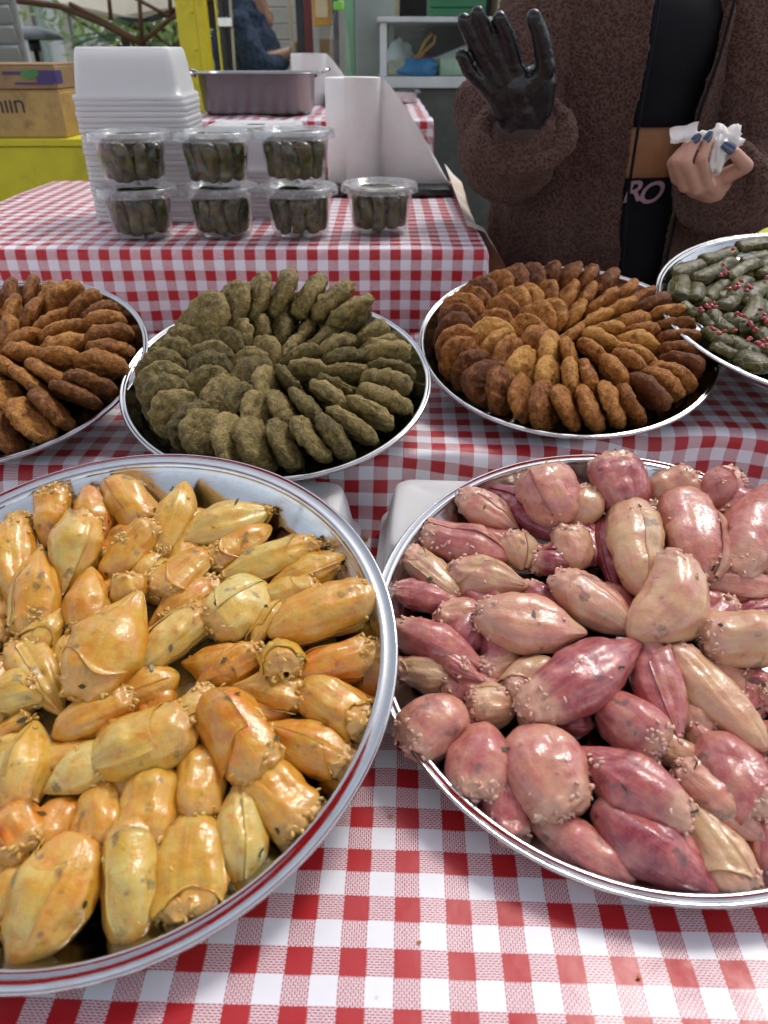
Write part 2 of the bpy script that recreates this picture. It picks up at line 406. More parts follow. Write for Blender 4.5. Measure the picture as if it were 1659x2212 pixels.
M['wood'] = simple('table_wood', (.22, .13, .07), .6, vary=.3, scale=5)
M['black_plastic'] = simple('black_plastic', (.012, .013, .014), .28, vary=.2)

# ------------------------------------------------------------------ ground and tables
M['paving'] = simple('grey_paving', (.16, .155, .15), .8, vary=.25, scale=3, bump=.3, bscale=30, dirt=((.06, .055, .05), .6))
g = mesh_obj('ground', [(-200, -200, FLOOR), (200, -200, FLOOR), (200, 200, FLOOR), (-200, 200, FLOOR)], [(0, 1, 2, 3)], M['paving'], smooth=False); tag(g, kind='structure')

# narrow red awning strip high over the front of the stall (out of the picture, mirrored in the tray rims)
def awning_strip():
    r = empty('stall_awning', (0, 0, FLOOR)); z = lambda y: 1.72 + .10 * (y - .1) - FLOOR; V = []; nx, n = 40, 8
    for i in range(n):
        y = -.10 + .66 * i / (n - 1)
        for j in range(nx): x = -2.3 + 4.6 * j / (nx - 1); V.append((x, y, z(y) - .03 * math.sin(math.pi * ((x * .87 + 2) % 1)) ** 2))
    V2 = [(x, y, q + .003) for x, y, q in V]; f = grid_faces(n, nx); m = len(V)
    t = NT('red_awning_canvas'); c = t.coord(); p = t.bsdf(col=t.mix(t.noise(3, 4, .6, c), (.50, .022, .024), (.62, .035, .035)), rough=.8, spec=.2); tl = t.N('BsdfTranslucent', Color=(.80, .05, .05)).outputs[0]; mx = t.N('MixShader', Fac=.6); t.l.new(p, mx.inputs[1]); t.l.new(tl, mx.inputs[2]); M['red_canvas'] = t.done(mx.outputs[0])
    mesh_obj('canvas', V + V2, [tuple(reversed(q)) for q in f] + [tuple(k + m for k in q) for q in f], M['red_canvas'], r)
    for x in (-2.25, 2.25):
        for y in (-.07, .53): MB().tube([(x, y, 0), (x, y, z(y) - .06)], .02, 10).build('post', M['alu'], r, True)
    for y in (-.07, .53): MB().tube([(-2.3, y, z(y) - .05), (2.3, y, z(y) - .05)], .014, 8).build('cross_bar', M['alu'], r, True)
    return tag(r, 'narrow red awning strip high above the front table', 'awning')
awning_strip()
CH = 0.018     # one gingham check
YAW = -0.0279
EDGE_X = [-1.4, -.463, -.008, .174, .343, .508, 1.4]; EDGE_Y = [.755, .770, .793, .820, .861, .868, .875]
PLAT = 0.085
def table(name, x0, x1, y0, y1, z, label):
    r = empty(name, ((x0 + x1) / 2, (y0 + y1) / 2, FLOOR)); cx, cy = (x0 + x1) / 2, (y0 + y1) / 2
    MB().box(x0 - cx, x1 - cx, y0 - cy, y1 - cy, z - .03 - FLOOR, z - .004 - FLOOR, .004).build('table_top', M['wood'], r)
    for sx in (x0 - cx + .05, x1 - cx - .05):
        for sy in (y0 - cy + .05, y1 - cy - .05):
            MB().box(sx - .02, sx + .02, sy - .02, sy + .02, 0, z - .032 - FLOOR, .003).build('leg', M['alu'], r)
    return tag(r, label, 'table')
table('trestle_table', -1.25, 1.25, .07, 1.26, 0, 'long front table under the red gingham cloth that carries the food trays')
rz = empty('display_riser', (0, 0, 0))
MB().box(-1.24, 1.24, .90, 1.25, .0, PLAT - .008, .004).build('riser_box', M['wood'], rz)
tag(rz, 'low wooden riser under the gingham cloth below the patty trays', 'riser')
table('counter_table', -.83, .16, 1.32, 2.02, .22, 'raised table under gingham cloth carrying the clear deli tubs')
table('rear_table', -.48, .10, 2.12, 3.05, .355, 'rear table under gingham cloth carrying the big steel pan')

def cloth_front():
    xs = np.arange(-1.30, 1.3001, .0125)
    V, UV = [], []
    prof_n = None
    for x in xs:
        e = np.interp(x, EDGE_X, EDGE_Y) + .004 * math.sin(x * 23)
        pr = [(.045, -.32), (.045, -.2), (.045, -.08), (.0455, -.03), (.048, -.012), (.056, -.003), (.068, .0)]
        pr += [(y, 0.0) for y in np.linspace(.09, e - .035, 56)]
        pr += [(e - .022, .001), (e - .014, .004), (e - .010, .010), (e - .0075, .022), (e - .006, .038), (e - .005, .055), (e - .004, .068), (e, .078), (e + .006, .083), (e + .014, PLAT)]
        pr += [(y, PLAT) for y in np.linspace(e + .026, 1.262, 36)]
        pr += [(1.270, PLAT - .004), (1.274, PLAT - .015), (1.275, .04), (1.276, -.1), (1.277, -.3)]
        pr = np.array(pr); s = np.concatenate([[0], np.cumsum(np.hypot(*np.diff(pr, axis=0).T))])
        # arc length measured from the first flat point behind the front edge
        i0 = 6; s = s - s[i0] + pr[i0, 0]
        for (y, z), q in zip(pr, s):
            V.append((x, y, z)); X0, Y0 = .595 * CH, 22.124 * CH
            u = ((x - X0) * math.cos(YAW) + (q - Y0) * math.sin(YAW)) / CH
            k = ((x - X0) * math.sin(YAW) - (q - Y0) * math.cos(YAW)) / CH
            UV.append((u, k))
        prof_n = len(pr)
    V = np.array(V); n = fbm(V * 6.0, 3, 3); n2 = fbm(V * np.array([14., 5, 14]), 9, 2)
    flat = (V[:, 2] > -.002)
    V[:, 2] += np.where(flat, .0024 * n + .0012 * n2, 0)
    drop = sstep(.0, .02, V[:, 2]) * (1 - sstep(.06, .085, V[:, 2])) * (V[:, 1] < 1.2)
    V[:, 1] += drop * (.007 * np.sin(V[:, 0] * 31) + .006 * n)
    hang = sstep(.0, .1, -V[:, 2]); V[:, 1] -= hang * .012 * np.sin(V[:, 0] * 40) * (V[:, 1] < .5)
    o = mesh_obj('tablecloth', V, [tuple(reversed(f)) for f in grid_faces(len(xs), prof_n)], M['gingham'], uv=UV)
    return tag(o, 'red and white gingham vinyl cloth spread over the front table and its riser', 'tablecloth')
cloth_front()

def cloth_back(name, x0, x1, y0, y1, z, ux, label, drop_f=.42, right_drop=.30, wob=.004, seed=1, zr=None):
    """cloth over a table: front drape, top, right drape"""
    xs = list(np.arange(x0, x1 - .012, .0125)) + [x1 - .008, x1 - .003, x1, x1 + .003]
    V, UV = [], []
    cols = [(x, 0.0) for x in xs[:-1]] + [(xs[-1], d) for d in (.01, .03, .06, .10, .15, .2, right_drop)]
    for x, dr in cols:
        pr = [(y0, z - d) for d in (drop_f, .30, .22, .16, .12, .09, .06, .035, .02, .012)] + [(y0 + .001, z - .006), (y0 + .004, z - .002), (y0 + .010, z)]
        pr += [(y, z) for y in np.linspace(y0 + .025, y1, int((y1 - y0) / .02))]
        pr = np.array(pr); s = np.concatenate([[0], np.cumsum(np.hypot(*np.diff(pr, axis=0).T))]); s -= s[11]
        for (y, zz), q in zip(pr, s):
            V.append((x + (.012 * math.sin(y * 20 + seed) * min(1, dr * 8) if dr else 0), y, zz - dr)); UV.append(((x + dr - ux) / CH, -q / CH + .0))
        n = len(pr)
    V = np.array(V); nz = fbm(V * 7.0, seed, 3)
    top = np.abs(V[:, 2] - z) < .001
    V[:, 2] += np.where(top, wob * .5 * nz, 0)
    face = sstep(.01, .12, z - V[:, 2]) * (V[:, 1] < y0 + .02); V[:, 1] += face * (.010 * np.sin(V[:, 0] * 17 + seed) + wob * nz)
    o = mesh_obj(name, V, [tuple(reversed(f)) for f in grid_faces(len(cols), n)], M['gingham'], uv=UV)
    return tag(o, label, 'tablecloth')
cloth_back('tablecloth', -.86, .178, 1.297, 2.06, .222, .0469, 'gingham vinyl cloth hanging over the front of the deli tub table', seed=1)
cloth_back('tablecloth', -.52, .125, 2.095, 3.10, .358, .02, 'rumpled gingham cloth on the rear table under the steel pan', right_drop=.34, wob=.012, seed=5)

# ------------------------------------------------------------------ trays
class Tray:
    def __init__(s, key, c, ax, ay, R, lip, dep, Rb, label, mat='steel'):
        s.key = key; s.R = R; s.dep = dep; s.Rb = Rb
        e1 = np.array([math.cos(ay), 0, math.sin(ay)]); e2 = np.array([0, math.cos(ax), math.sin(ax)])
        e2 = e2 - e1 * (e1 @ e2); e2 /= np.linalg.norm(e2); n = np.cross(e1, e2)
        s.c = np.array(c); s.e1, s.e2, s.n = e1, e2, n
        Mx = Matrix(((e1[0], e2[0], n[0], c[0]), (e1[1], e2[1], n[1], c[1]), (e1[2], e2[2], n[2], c[2]), (0, 0, 0, 1)))
        s.M = Mx
        k = Rb
        q_ = R - lip
        pr = [(R - .0016, -.0034), (R - .0003, -.0024), (R + .0002, -.0008), (R - .0002, .0008), (R - .0012, .0017), (R - .0024, .0016), (R - .0034, .0007), (R - .0046, .0002), (q_ + .0046, .0), (q_ + .0030, .0004), (q_ + .0012, .0007), (q_ - .0002, .0003), (q_ - .0014, -.0010), (q_ - .0026, -.0032), (q_ - .0040, -.0062),
              (k + (q_ - k) * .62, -dep * .45), (k + (q_ - k) * .40, -dep * .72), (k + (q_ - k) * .24, -dep * .87), (k + .006, -dep * .965), (k - .004, -dep), (k * .6, -dep - .0003), (k * .3, -dep), (.0005, -dep)]
        un = [(r - (.0012 if i > 12 else 0), z - .0014) for i, (r, z) in enumerate(pr)][8:]
        prof = list(reversed(un)) + pr
        mb = MB().lathe(prof, 128)
        o = mb.build('serving_tray', M[mat], smooth=True); auto_smooth(o, 55); o.matrix_world = Mx
        tag(o, label, 'tray'); s.o = o
    def world(s, p): return s.c + s.e1 * p[0] + s.e2 * p[1] + s.n * p[2]
    def px(s, x, y, h):
        """tray-local point under a picture point, h above the tray floor"""
        r = ray(x, y); c = s.c + s.n * (h - s.dep); t = ((c - CAMP) @ s.n) / (r @ s.n); w = CAMP + r * t - s.c
        return np.array([w @ s.e1, w @ s.e2, w @ s.n]), depth(CAMP + r * t)
TL = Tray('left', (-.2301, .4467, .090), .2519, .012, .2419, .0135, .034, .190, 'large round steel tray of yellow stuffed onions')
TR = Tray('right', (.2234, .4976, .075), .2143, .030, .2349, .0088, .032, .190, 'large round steel tray of pink stuffed onions')
T1 = Tray('brown', (-.5004, .9024, .167), .300, .011, .190, .007, .022, .160, 'round steel tray of brown patties at the left edge')
T2 = Tray('green', (-.1356, .8758, .160), .2352, -.0144, .196, .007, .022, .165, 'round steel tray of green herb patties in the middle')
T3 = Tray('golden', (.2592, 1.0074, .160), .2583, .0313, .2093, .007, .022, .178, 'round steel tray of golden brown patties in front of the seller')
T4 = Tray('vine', (.645, 1.033, .200), .2078, .0229, .248, .008, .024, .215, 'round steel tray of vine leaf rolls at the right edge')

# ------------------------------------------------------------------ milky plastic tubs
def tub_mesh():
    """upturned rectangular tub, base up, rim down; origin under its middle"""
    H = .083; a0, b0 = .088, .066; a1, b1 = .099, .077
    rings = []
    def rr(a, b, rad, z, n=7):
        out = []
        for cx, cy, w0 in ((a - rad, b - rad, 0), (-a + rad, b - rad, 90), (-a + rad, -b + rad, 180), (a - rad, -b + rad, 270)):
            for i in range(n):
                w = math.radians(w0 + 90 * i / (n - 1)); out.append((cx + rad * math.cos(w), cy + rad * math.sin(w), z))
        return out
    prof = [(.0, .0, 0, H - .004)]
    V = []; R = []
    for a, b, r, z in ((a0 * .2, b0 * .2, .005, H - .003), (a0 - .016, b0 - .016, .012, H - .003), (a0 - .013, b0 - .013, .013, H), (a0 - .004, b0 - .004, .016, H), (a0 - .001, b0 - .001, .018, H - .003),
                       (a0, b0, .018, H - .008), (a0 + .003, b0 + .003, .018, H * .7), (a0 + .007, b0 + .007, .018, H * .32), (a1 - .002, b1 - .002, .018, .010), (a1 + .003, b1 + .003, .020, .009), (a1 + .004, b1 + .004, .020, .006), (a1 + .004, b1 + .004, .020, .001), (a1 + .002, b1 + .002, .020, .0), (a1 - .001, b1 - .001, .019, .006), (a1 - .003, b1 - .003, .018, .012)):
        R.append(len(V)); V += rr(a, b, r, z)
    n = 28; f = [tuple(reversed(q)) for q in grid_faces(len(R), n, True)]; f = [tuple(reversed(q)) for q in f]; f.append(tuple(range(n)))
    me = bpy.data.meshes.new('plastic_tub'); me.from_pydata(V, [], f); me.polygons.foreach_set('use_smooth', [True] * len(me.polygons)); me.materials.append(M['milky']); me.update()
    return me
TUB = tub_mesh()
_U = ['', 'first', 'second', 'third', 'fourth', 'fifth', 'sixth', 'seventh', 'eighth', 'ninth', 'tenth', 'eleventh', 'twelfth', 'thirteenth', 'fourteenth', 'fifteenth', 'sixteenth', 'seventeenth', 'eighteenth', 'nineteenth']
ORD = ['topmost'] + [_U[i] if i < 20 else {20: 'twentieth', 30: 'thirtieth', 40: 'fortieth', 50: 'fiftieth'}.get(i) or {2: 'twenty', 3: 'thirty', 4: 'forty', 5: 'fifty'}[i // 10] + '-' + _U[i % 10] for i in range(2, 60)]
def nth(i): return 'first' if i == 0 else ORD[i]
def tub_stack(x, y, z, n, pitch, rz, what, sc=(1, 1, 1), grp='milky plastic tubs'):
    rnd = random.Random(int(x * 1000))
    for i in range(n):
        o = link('plastic_tub', TUB); zz = z + (n - 1 - i) * pitch
        o.location = (x + rnd.uniform(-.0008, .0008), y + rnd.uniform(-.0008, .0008), zz); o.rotation_euler = (0, 0, rz + rnd.uniform(-.006, .006)); o.scale = sc
        tag(o, ('%s milky tub from the top of %s' % (ORD[i], what)).replace('topmost milky tub from the top of', 'topmost milky tub of'), 'tub', grp)
tub_stack(-.470, 1.600, .223, 24, .0091, .02, 'the tall stack left of the deli tubs')
tub_stack(-.255, 1.640, .223, 10, .0091, -.03, 'the short stack behind the deli tubs')
# upturned tubs that prop up the trays
def prop(x, y, z, h, n, rz, what, sx=1.0, sy=1.0):
    sz = h / (.083 + .012 * (n - 1)); tub_stack(x, y, z, n, .012 * sz, rz, what, (sx, sy, sz))
prop(.108, .672, .0025, .079, 3, -.07, 'the prop under the pink onion tray', 1.12, 1.12)
prop(-.146, .655, .0025, .090, 3, -.06, 'the prop under the yellow onion tray', 1.12, 1.15)
prop(-.135, .985, PLAT + .002, .066, 1, 0, 'the prop under the green patty tray')
prop(-.50, .99, PLAT + .002, .080, 1, .1, 'the prop under the brown patty tray')
prop(.262, 1.12, PLAT + .002, .076, 1, .05, 'the prop under the golden patty tray')
prop(.66, 1.02, PLAT + .002, .081, 1, .05, 'the prop under the vine leaf tray')
prop(.66, 1.19, PLAT + .002, .110, 1, .05, 'the rear prop under the vine leaf tray')

# ------------------------------------------------------------------ stuffed onions
def ellipsoid(n=6, m=5):
    v = [(-1, 0, 0)]; 
    for i in range(1, m):
        w = math.pi * i / m
        for k in range(n): a = 2 * math.pi * k / n; v.append((-math.cos(w), math.sin(w) * math.cos(a), math.sin(w) * math.sin(a)))
    v.append((1, 0, 0)); f = []
    for k in range(n): f.append((0, 1 + k, 1 + (k + 1) % n))
    for i in range(m - 2):
        for k in range(n): a = 1 + i * n + k; b = 1 + i * n + (k + 1) % n; f.append((a, a + n, b + n, b))
    e = 1 + (m - 1) * n
    for k in range(n): f.append((e, 1 + (m - 2) * n + (k + 1) % n, 1 + (m - 2) * n + k))
    return np.array(v), f
EL_V, EL_F = ellipsoid()
def rot_basis(d, up):
    d = d / np.linalg.norm(d); s = np.cross(up, d); s /= np.linalg.norm(s); u = np.cross(d, s); return np.stack([d, s, u], 1)
PROF = {'tear': ([0, .04, .12, .25, .40, .55, .70, .84, .94, 1], [.06, .17, .36, .66, .90, 1.0, .96, .80, .62, .45]),
        'spin': ([0, .05, .15, .30, .45, .60, .75, .88, .96, 1], [.10, .26, .54, .84, 1.0, .98, .82, .54, .34, .22]),
        'cup': ([0, .04, .10, .22, .38, .55, .72, .86, .95, 1], [.12, .34, .58, .82, .96, 1.0, .99, .93, .82, .66])}
def onion(tray, a, b, w, tone, shape, kind, open_=1.0, lift=0.0, da=0.0, db=0.0, bend=0.0, seed=0, flat=.86):
    rnd = random.Random(seed); rs = np.random.RandomState(seed)
    pa, za = tray.px(a[0], a[1], .022 + lift); Wm = w / FD * za * 1.14
    T = Wm * flat
    h = max(.014, T * .5) + lift
    pa, za = tray.px(a[0], a[1], h + da); pb, zb = tray.px(b[0], b[1], h + db)
    d = pb - pa; L = np.linalg.norm(d) * 1.15; L = max(L, Wm * .78)
    Bm = rot_basis(d, np.array([0, 0, 1.])); mid = (pa + pb) / 2
    NS, NTH = 40, 44
    s = np.linspace(0, 1, NS - 5); ks, kr = PROF[shape]
    r = np.interp(s, ks, kr); 
    for _ in range(3): r[1:-1] = .25 * r[:-2] + .5 * r[1:-1] + .25 * r[2:]
    rend = r[-1]; capx = np.array([1.012, 1.02, 1.024, 1.025, 1.025]); capr = rend * np.array([.86, .62, .38, .16, .01])
    s = np.concatenate([s, capx]); r = np.concatenate([r, capr])
    th = np.linspace(0, 2 * math.pi, NTH, endpoint=False)
    S, TH = np.meshgrid(s, th, indexing='ij'); Rr = np.repeat(r[:, None], NTH, 1)
    # wrapped onion layer: the outer leaf ends in a raised edge that runs along the body
    th0 = rnd.uniform(.5, 2.6); f = ((TH - th0 - rnd.uniform(-.8, .8) * S) / (2 * math.pi)) % 1.0
    Rr = Rr * (1 + rnd.uniform(.05, .13) * (f - .5) * np.sin(np.clip(S, 0, 1) * math.pi) ** .5)
    lobes = 1 + .05 * np.sin(2 * TH + rnd.uniform(0, 6)) + .04 * np.sin(3 * TH + S * 3 + rnd.uniform(0, 6))
    Rr = Rr * lobes
    X = (S - .5) * L; Y = Rr * np.cos(TH) * Wm / 2; Z = Rr * np.sin(TH) * T / 2
    Y = Y + bend * L * (4 * (S - .5) ** 2 - .5); 
    P = np.stack([X, Y, Z], -1).reshape(-1, 3)
    nrm = np.stack([0 * X, np.cos(TH), np.sin(TH)], -1).reshape(-1, 3)
    q = P * 30 + seed * 3.1; body = np.sin(np.clip(S, 0, 1).reshape(-1) * math.pi) ** .4
    dsp = .0036 * fbm(q, 1, 2) + .0010 * fbm(P * 85 + seed, 4, 2)
    wr = vnoise(np.stack([S.reshape(-1) * 2.5 + seed, np.cos(TH).reshape(-1) * 6, np.sin(TH).reshape(-1) * 6], 1), 2); dsp += .0014 * wr
    fill = sstep(.82 - .12 * rs.rand(), .93, S.reshape(-1) + .06 * fbm(P * 60 + 3 + seed, 6, 2)) * open_
    lump = np.abs(vnoise(P * 210 + seed, 3)); dsp = dsp * body + fill * (.0044 * lump - .001)
    P = P + nrm * dsp[:, None]; cap = (S.reshape(-1) > .99); P[:, 0] += np.where(cap, fill * .003 * vnoise(P * 200 + 5, 2), 0)
    Vt = mid + P @ Bm.T
    Vt[:, 2] = np.maximum(Vt[:, 2], -tray.dep + .0012)
    uv = np.stack([S.reshape(-1), TH.reshape(-1) / (2 * math.pi)], 1)
    fc = grid_faces(NS, NTH, True)
    fc.append(tuple(range(NTH - 1, -1, -1)))
    o = mesh_obj('stuffed_onion', Vt, [tuple(reversed(x)) for x in fc], M['onion_' + kind], None, True, uv, {'fill': fill}); o.matrix_world = tray.M
    o['tone'] = float(tone)
    # outer onion leaf, wrapped part of the way round with a free raised edge
    if rs.rand() < .6:
        Vg = Vt.reshape(NS, NTH, 3); cen = Vg.mean(1, keepdims=True); nn = Vg - cen; nn = nn / (np.linalg.norm(nn, axis=2, keepdims=True) + 1e-9)
        j0 = int(rs.randint(0, NTH)); span = int(NTH * rs.uniform(.42, .66)); i1 = int((NS - 6) * rs.uniform(.72, .97)); i0 = rs.randint(0, 3)
        js = [(j0 + k) % NTH for k in range(span)]; A = Vg[i0:i1][:, js]; Nn = nn[i0:i1][:, js]; na_, nb_ = A.shape[0], A.shape[1]
        tt = np.linspace(0, 1, nb_)[None, :, None]; ss = np.linspace(0, 1, na_)[:, None, None]; side = 1 if rs.rand() < .5 else 0
        ed = np.exp(-((tt - side) / .10) ** 2); lift_ = .0010 + .0016 * ed * (.5 + .5 * np.sin(ss * 5 + seed)) * np.sin(ss * math.pi) ** .5 + .0008 * np.exp(-((ss - 1) / .06) ** 2)
        slip = rs.uniform(-.05, .03) * L; ax = Bm[:, 0]
        outer = A + Nn * lift_ + ax * slip * (1 - ss) ; wob_ = .008 * np.sin(tt * 7 + seed) * ss ** 8; outer = outer + ax * wob_
        inner = outer - Nn * .0009
        VV = np.concatenate([outer.reshape(-1, 3), inner.reshape(-1, 3)]); n_ = na_ * nb_; ff = [tuple(reversed(q)) for q in grid_faces(na_, nb_)]; ff += [tuple(k + n_ for k in reversed(q)) for q in ff]
        bd = [(i * nb_, (i + 1) * nb_) for i in range(na_ - 1)] + [((na_ - 1) * nb_ + k, (na_ - 1) * nb_ + k + 1) for k in range(nb_ - 1)] + [((i + 1) * nb_ + nb_ - 1, i * nb_ + nb_ - 1) for i in range(na_ - 1)][::-1] + [(k + 1, k) for k in range(nb_ - 1)][::-1]
        ff += [(a_, b_, b_ + n_, a_ + n_) for a_, b_ in bd]
        VV[:, 2] = np.maximum(VV[:, 2], -tray.dep + .0012)
        uvl = uv.reshape(NS, NTH, 2)[i0:i1][:, js].reshape(-1, 2) * np.array([1, 1]) + np.array([.37, .0]); uvl[:, 1] = (np.repeat(np.arange(nb_)[None, :], na_, 0).reshape(-1)) / NTH
        mesh_obj('onion_leaf', VV, ff, M['onion_' + kind], o, True, np.concatenate([uvl, uvl]), {'fill': np.zeros(len(VV))})['tone'] = float(min(1, max(0, tone + rs.uniform(-.18, .12))))
    # rice clinging to the open end and scattered on the skin
    G = []; F = []
    upm = (Vt[:, 2] > mid[2] - T * .15)
    endi = np.where((fill > .80) & upm)[0]; anyi = np.where(upm & (S.reshape(-1) < .97) & (np.sin(TH.reshape(-1)) > .15))[0]
    ng = int(rs.randint(26, 50) * open_) if len(endi) else 0; ns = rs.randint(0, 3)
    if rs.rand() < .22: c0 = Vt[rs.choice(anyi)]; near = anyi[np.argsort(np.linalg.norm(Vt[anyi] - c0, axis=1))[:40]]; extra = rs.choice(near, 10)
    else: extra = []
    pick = list(rs.choice(endi, ng)) if ng else []; pick += list(rs.choice(anyi, ns)) + list(extra)
    for i in pick:
        ln = rs.uniform(.0022, .0034); wd = rs.uniform(.0013, .0019)
        dv = rs.randn(3); dv[2] *= .35; Bg = rot_basis(dv, np.array([.1, .2, 1.])); nn = (Vt[i] - mid); nn /= np.linalg.norm(nn) + 1e-9
        vv = EL_V * np.array([ln, wd, wd * .9]); vv[:, 1] += .0012 * (EL_V[:, 0] ** 2) * rs.uniform(-1, 1)
        vv = vv @ Bg.T + Vt[i] + nn * wd * .05 + rs.randn(3) * .0006; F += [tuple(k + len(G) for k in t) for t in EL_F]; G += list(vv)
    rc = mesh_obj('rice_grains', G, F, M['rice_' + kind], o, True); rc['kind'] = 'stuff'
    G = []; F = []
    for i in list(rs.choice(anyi, rs.randint(0, 2))) + (list(rs.choice(endi, rs.randint(0, 3))) if len(endi) else []):
        l2 = rs.uniform(.0020, .0052); w2 = rs.uniform(.0012, .0026); dv = rs.randn(3); dv[2] *= .2
        nn = (Vt[i] - mid); nn[2] = abs(nn[2]) + .004; nn /= np.linalg.norm(nn); Bg = rot_basis(dv, nn)
        pts = []
        for q in (-1, -.4, .3, 1):
            ww = w2 * (1 - abs(q) ** 1.5 * .8)
            for e in (-1, 1): pts.append(np.array([q * l2, e * ww, .0006 + .0009 * math.sin(q * 3 + e)]))
        pts = np.array(pts) @ Bg.T + Vt[i] + nn * .0009; k = len(G); G += list(pts)
        for q in range(3): F.append((k + 2 * q, k + 2 * q + 2, k + 2 * q + 3, k + 2 * q + 1))
    hb = mesh_obj('herb_flecks', G, F, M['herb'], o, True); hb['kind'] = 'stuff'
    return o, (pa + pb) / 2

# crop frames -> picture points
K1 = lambda x, y: (.28 * x, 962.2 + .28 * y)
K2 = lambda x, y: (398 + .28 * x, 962.2 + .28 * y)
K3 = lambda x, y: (.30 * x, 1493 + .30 * y)
K4 = lambda x, y: (398 + .3249 * x, 1493 + .3249 * y)
K5 = lambda x, y: (796.3 + .28 * x, 962.2 + .28 * y)
K6 = lambda x, y: (1194.5 + .28 * x, 962.2 + .28 * y)
K7 = lambda x, y: (796.3 + .28 * x, 1493 + .28 * y)
K8 = lambda x, y: (1194.5 + .3248 * x, 1493 + .3248 * y)
KS = {K1: .28, K2: .28, K3: .30, K4: .3249, K5: .28, K6: .28, K7: .28, K8: .3248}
t_, s_, c_ = 'tear', 'spin', 'cup'
YEL = [  # frame, closed end, open end, width, tone, shape, options
 (K1, (-60, 520), (200, 590), 190, .35, c_, dict()), (K1, (150, 1200), (110, 650), 310, .45, c_, dict(db=.012)), (K1, (400, 790), (420, 380), 275, .6, c_, dict(db=.020, da=-.002)),
 (K1, (680, 350), (770, 740), 270, .7, s_, dict(da=.016, open_=.7)), (K1, (860, 275), (1110, 600), 280, .5, c_, dict(da=.014)), (K1, (500, 1100), (660, 560), 330, .45, t_, dict(db=.014)),
 (K1, (800, 1010), (1170, 650), 270, .55, c_, dict(db=.014)), (K1, (1420, 315), (1260, 830), 260, .35, s_, dict(da=.015)), (K2, (615, 510), (15, 720), 330, .18, s_, dict(open_=.3)),
 (K1, (310, 810), (230, 1430), 330, .55, t_, dict(da=.012)), (K1, (700, 970), (660, 1430), 310, .6, t_, dict(da=.010)), (K1, (1000, 1250), (1000, 1020), 270, .5, c_, dict(db=.012)),
 (K1, (1250, 810), (1040, 1060), 175, .4, s_, dict(lift=.004)), (K1, (1590, 850), (1240, 1130), 290, .55, c_, dict()), (K1, (1180, 1380), (1640, 1070), 270, .6, t_, dict()),
 (K1, (20, 1430), (40, 1110), 170, .6, t_, dict()), (K1, (480, 1285), (250, 1560), 240, .3, c_, dict(lift=.004)), (K1, (600, 1440), (440, 1730), 225, .4, s_, dict()),
 (K1, (1040, 1200), (650, 1900), 430, .55, t_, dict(lift=.012, db=-.004)), (K1, (1080, 1710), (1560, 1290), 340, .18, t_, dict(lift=.006)), (K1, (480, 2060), (160, 1560), 330, .3, t_, dict()),
 (K1, (-40, 1960), (300, 1880), 280, .3, c_, dict(lift=.006)), (K3, (420, 310), (930, 60), 290, .55, c_, dict(lift=.004)), (K1, (1350, 1780), (880, 1960), 300, .5, c_, dict()),
 (K3, (1370, 410), (1480, 10), 300, .2, t_, dict(db=.012)), (K2, (620, 660), (220, 900), 230, .75, c_, dict()), (K2, (310, 1010), (960, 780), 300, .4, t_, dict()),
 (K2, (690, 1080), (1180, 890), 250, .45, t_, dict()), (K2, (600, 1080), (210, 1390), 420, .12, c_, dict(flat=.7)), (K2, (700, 1440), (1390, 1180), 400, .5, c_, dict(lift=.004, flat=.8)),
 (K2, (760, 1190), (545, 1500), 150, .35, s_, dict(lift=.006, open_=.4)), (K2, (120, 1840), (560, 1600), 290, .65, t_, dict()), (K2, (690, 1560), (770, 1740), 290, .45, c_, dict(db=.012, lift=.006)),
 (K2, (860, 1800), (1420, 1610), 310, .75, c_, dict()), (K2, (410, 1860), (930, 1960), 290, .4, t_, dict(lift=.003)), (K2, (930, 1880), (1370, 2160), 360, .55, c_, dict()),
 (K4, (180, 50), (510, 520), 380, .7, c_, dict(lift=.006)), (K4, (560, 240), (1080, 470), 300, .7, t_, dict()), (K4, (420, 540), (780, 900), 360, .5, c_, dict()),
 (K4, (100, 390), (90, 830), 290, .5, c_, dict(db=.004)), (K4, (390, 1320), (360, 680), 330, .15, s_, dict(db=.010, open_=.6)), (K4, (60, 850), (20, 1480), 400, .4, c_, dict(flat=.8)),
 (K3, (250, 250), (110, 830), 350, .3, t_, dict()), (K3, (700, 520), (1330, 260), 430, .3, c_, dict(lift=.008)), (K3, (350, 710), (800, 470), 330, .05, t_, dict(lift=.008)),
 (K3, (520, 780), (320, 1150), 320, .65, c_, dict()), (K3, (760, 660), (690, 1120), 320, .5, c_, dict(lift=.003)), (K3, (1160, 560), (1040, 1090), 370, .45, c_, dict(lift=.002)),
 (K3, (40, 850), (200, 1160), 330, .8, c_, dict(lift=.008)), (K3, (300, 1140), (10, 1640), 300, .4, t_, dict()), (K3, (105, 2000), (560, 1120), 560, .5, t_, dict(open_=.25, flat=.75, db=.010)),
 (K3, (940, 1830), (960, 1010), 440, .4, c_, dict(db=.010, flat=.8, open_=.8)), (K3, (-30, 310), (200, 210), 180, .55, c_, dict()), (K1, (-160, 800), (-40, 1150), 260, .5, t_, dict()), (K3, (-140, 1350), (-60, 1800), 300, .45, t_, dict()),
 (K3, (-200, 500), (-60, 900), 300, .5, c_, dict()), (K3, (-280, 900), (-120, 1200), 300, .5, c_, dict()), (K1, (-250, 1300), (-120, 1650), 260, .5, t_, dict())]
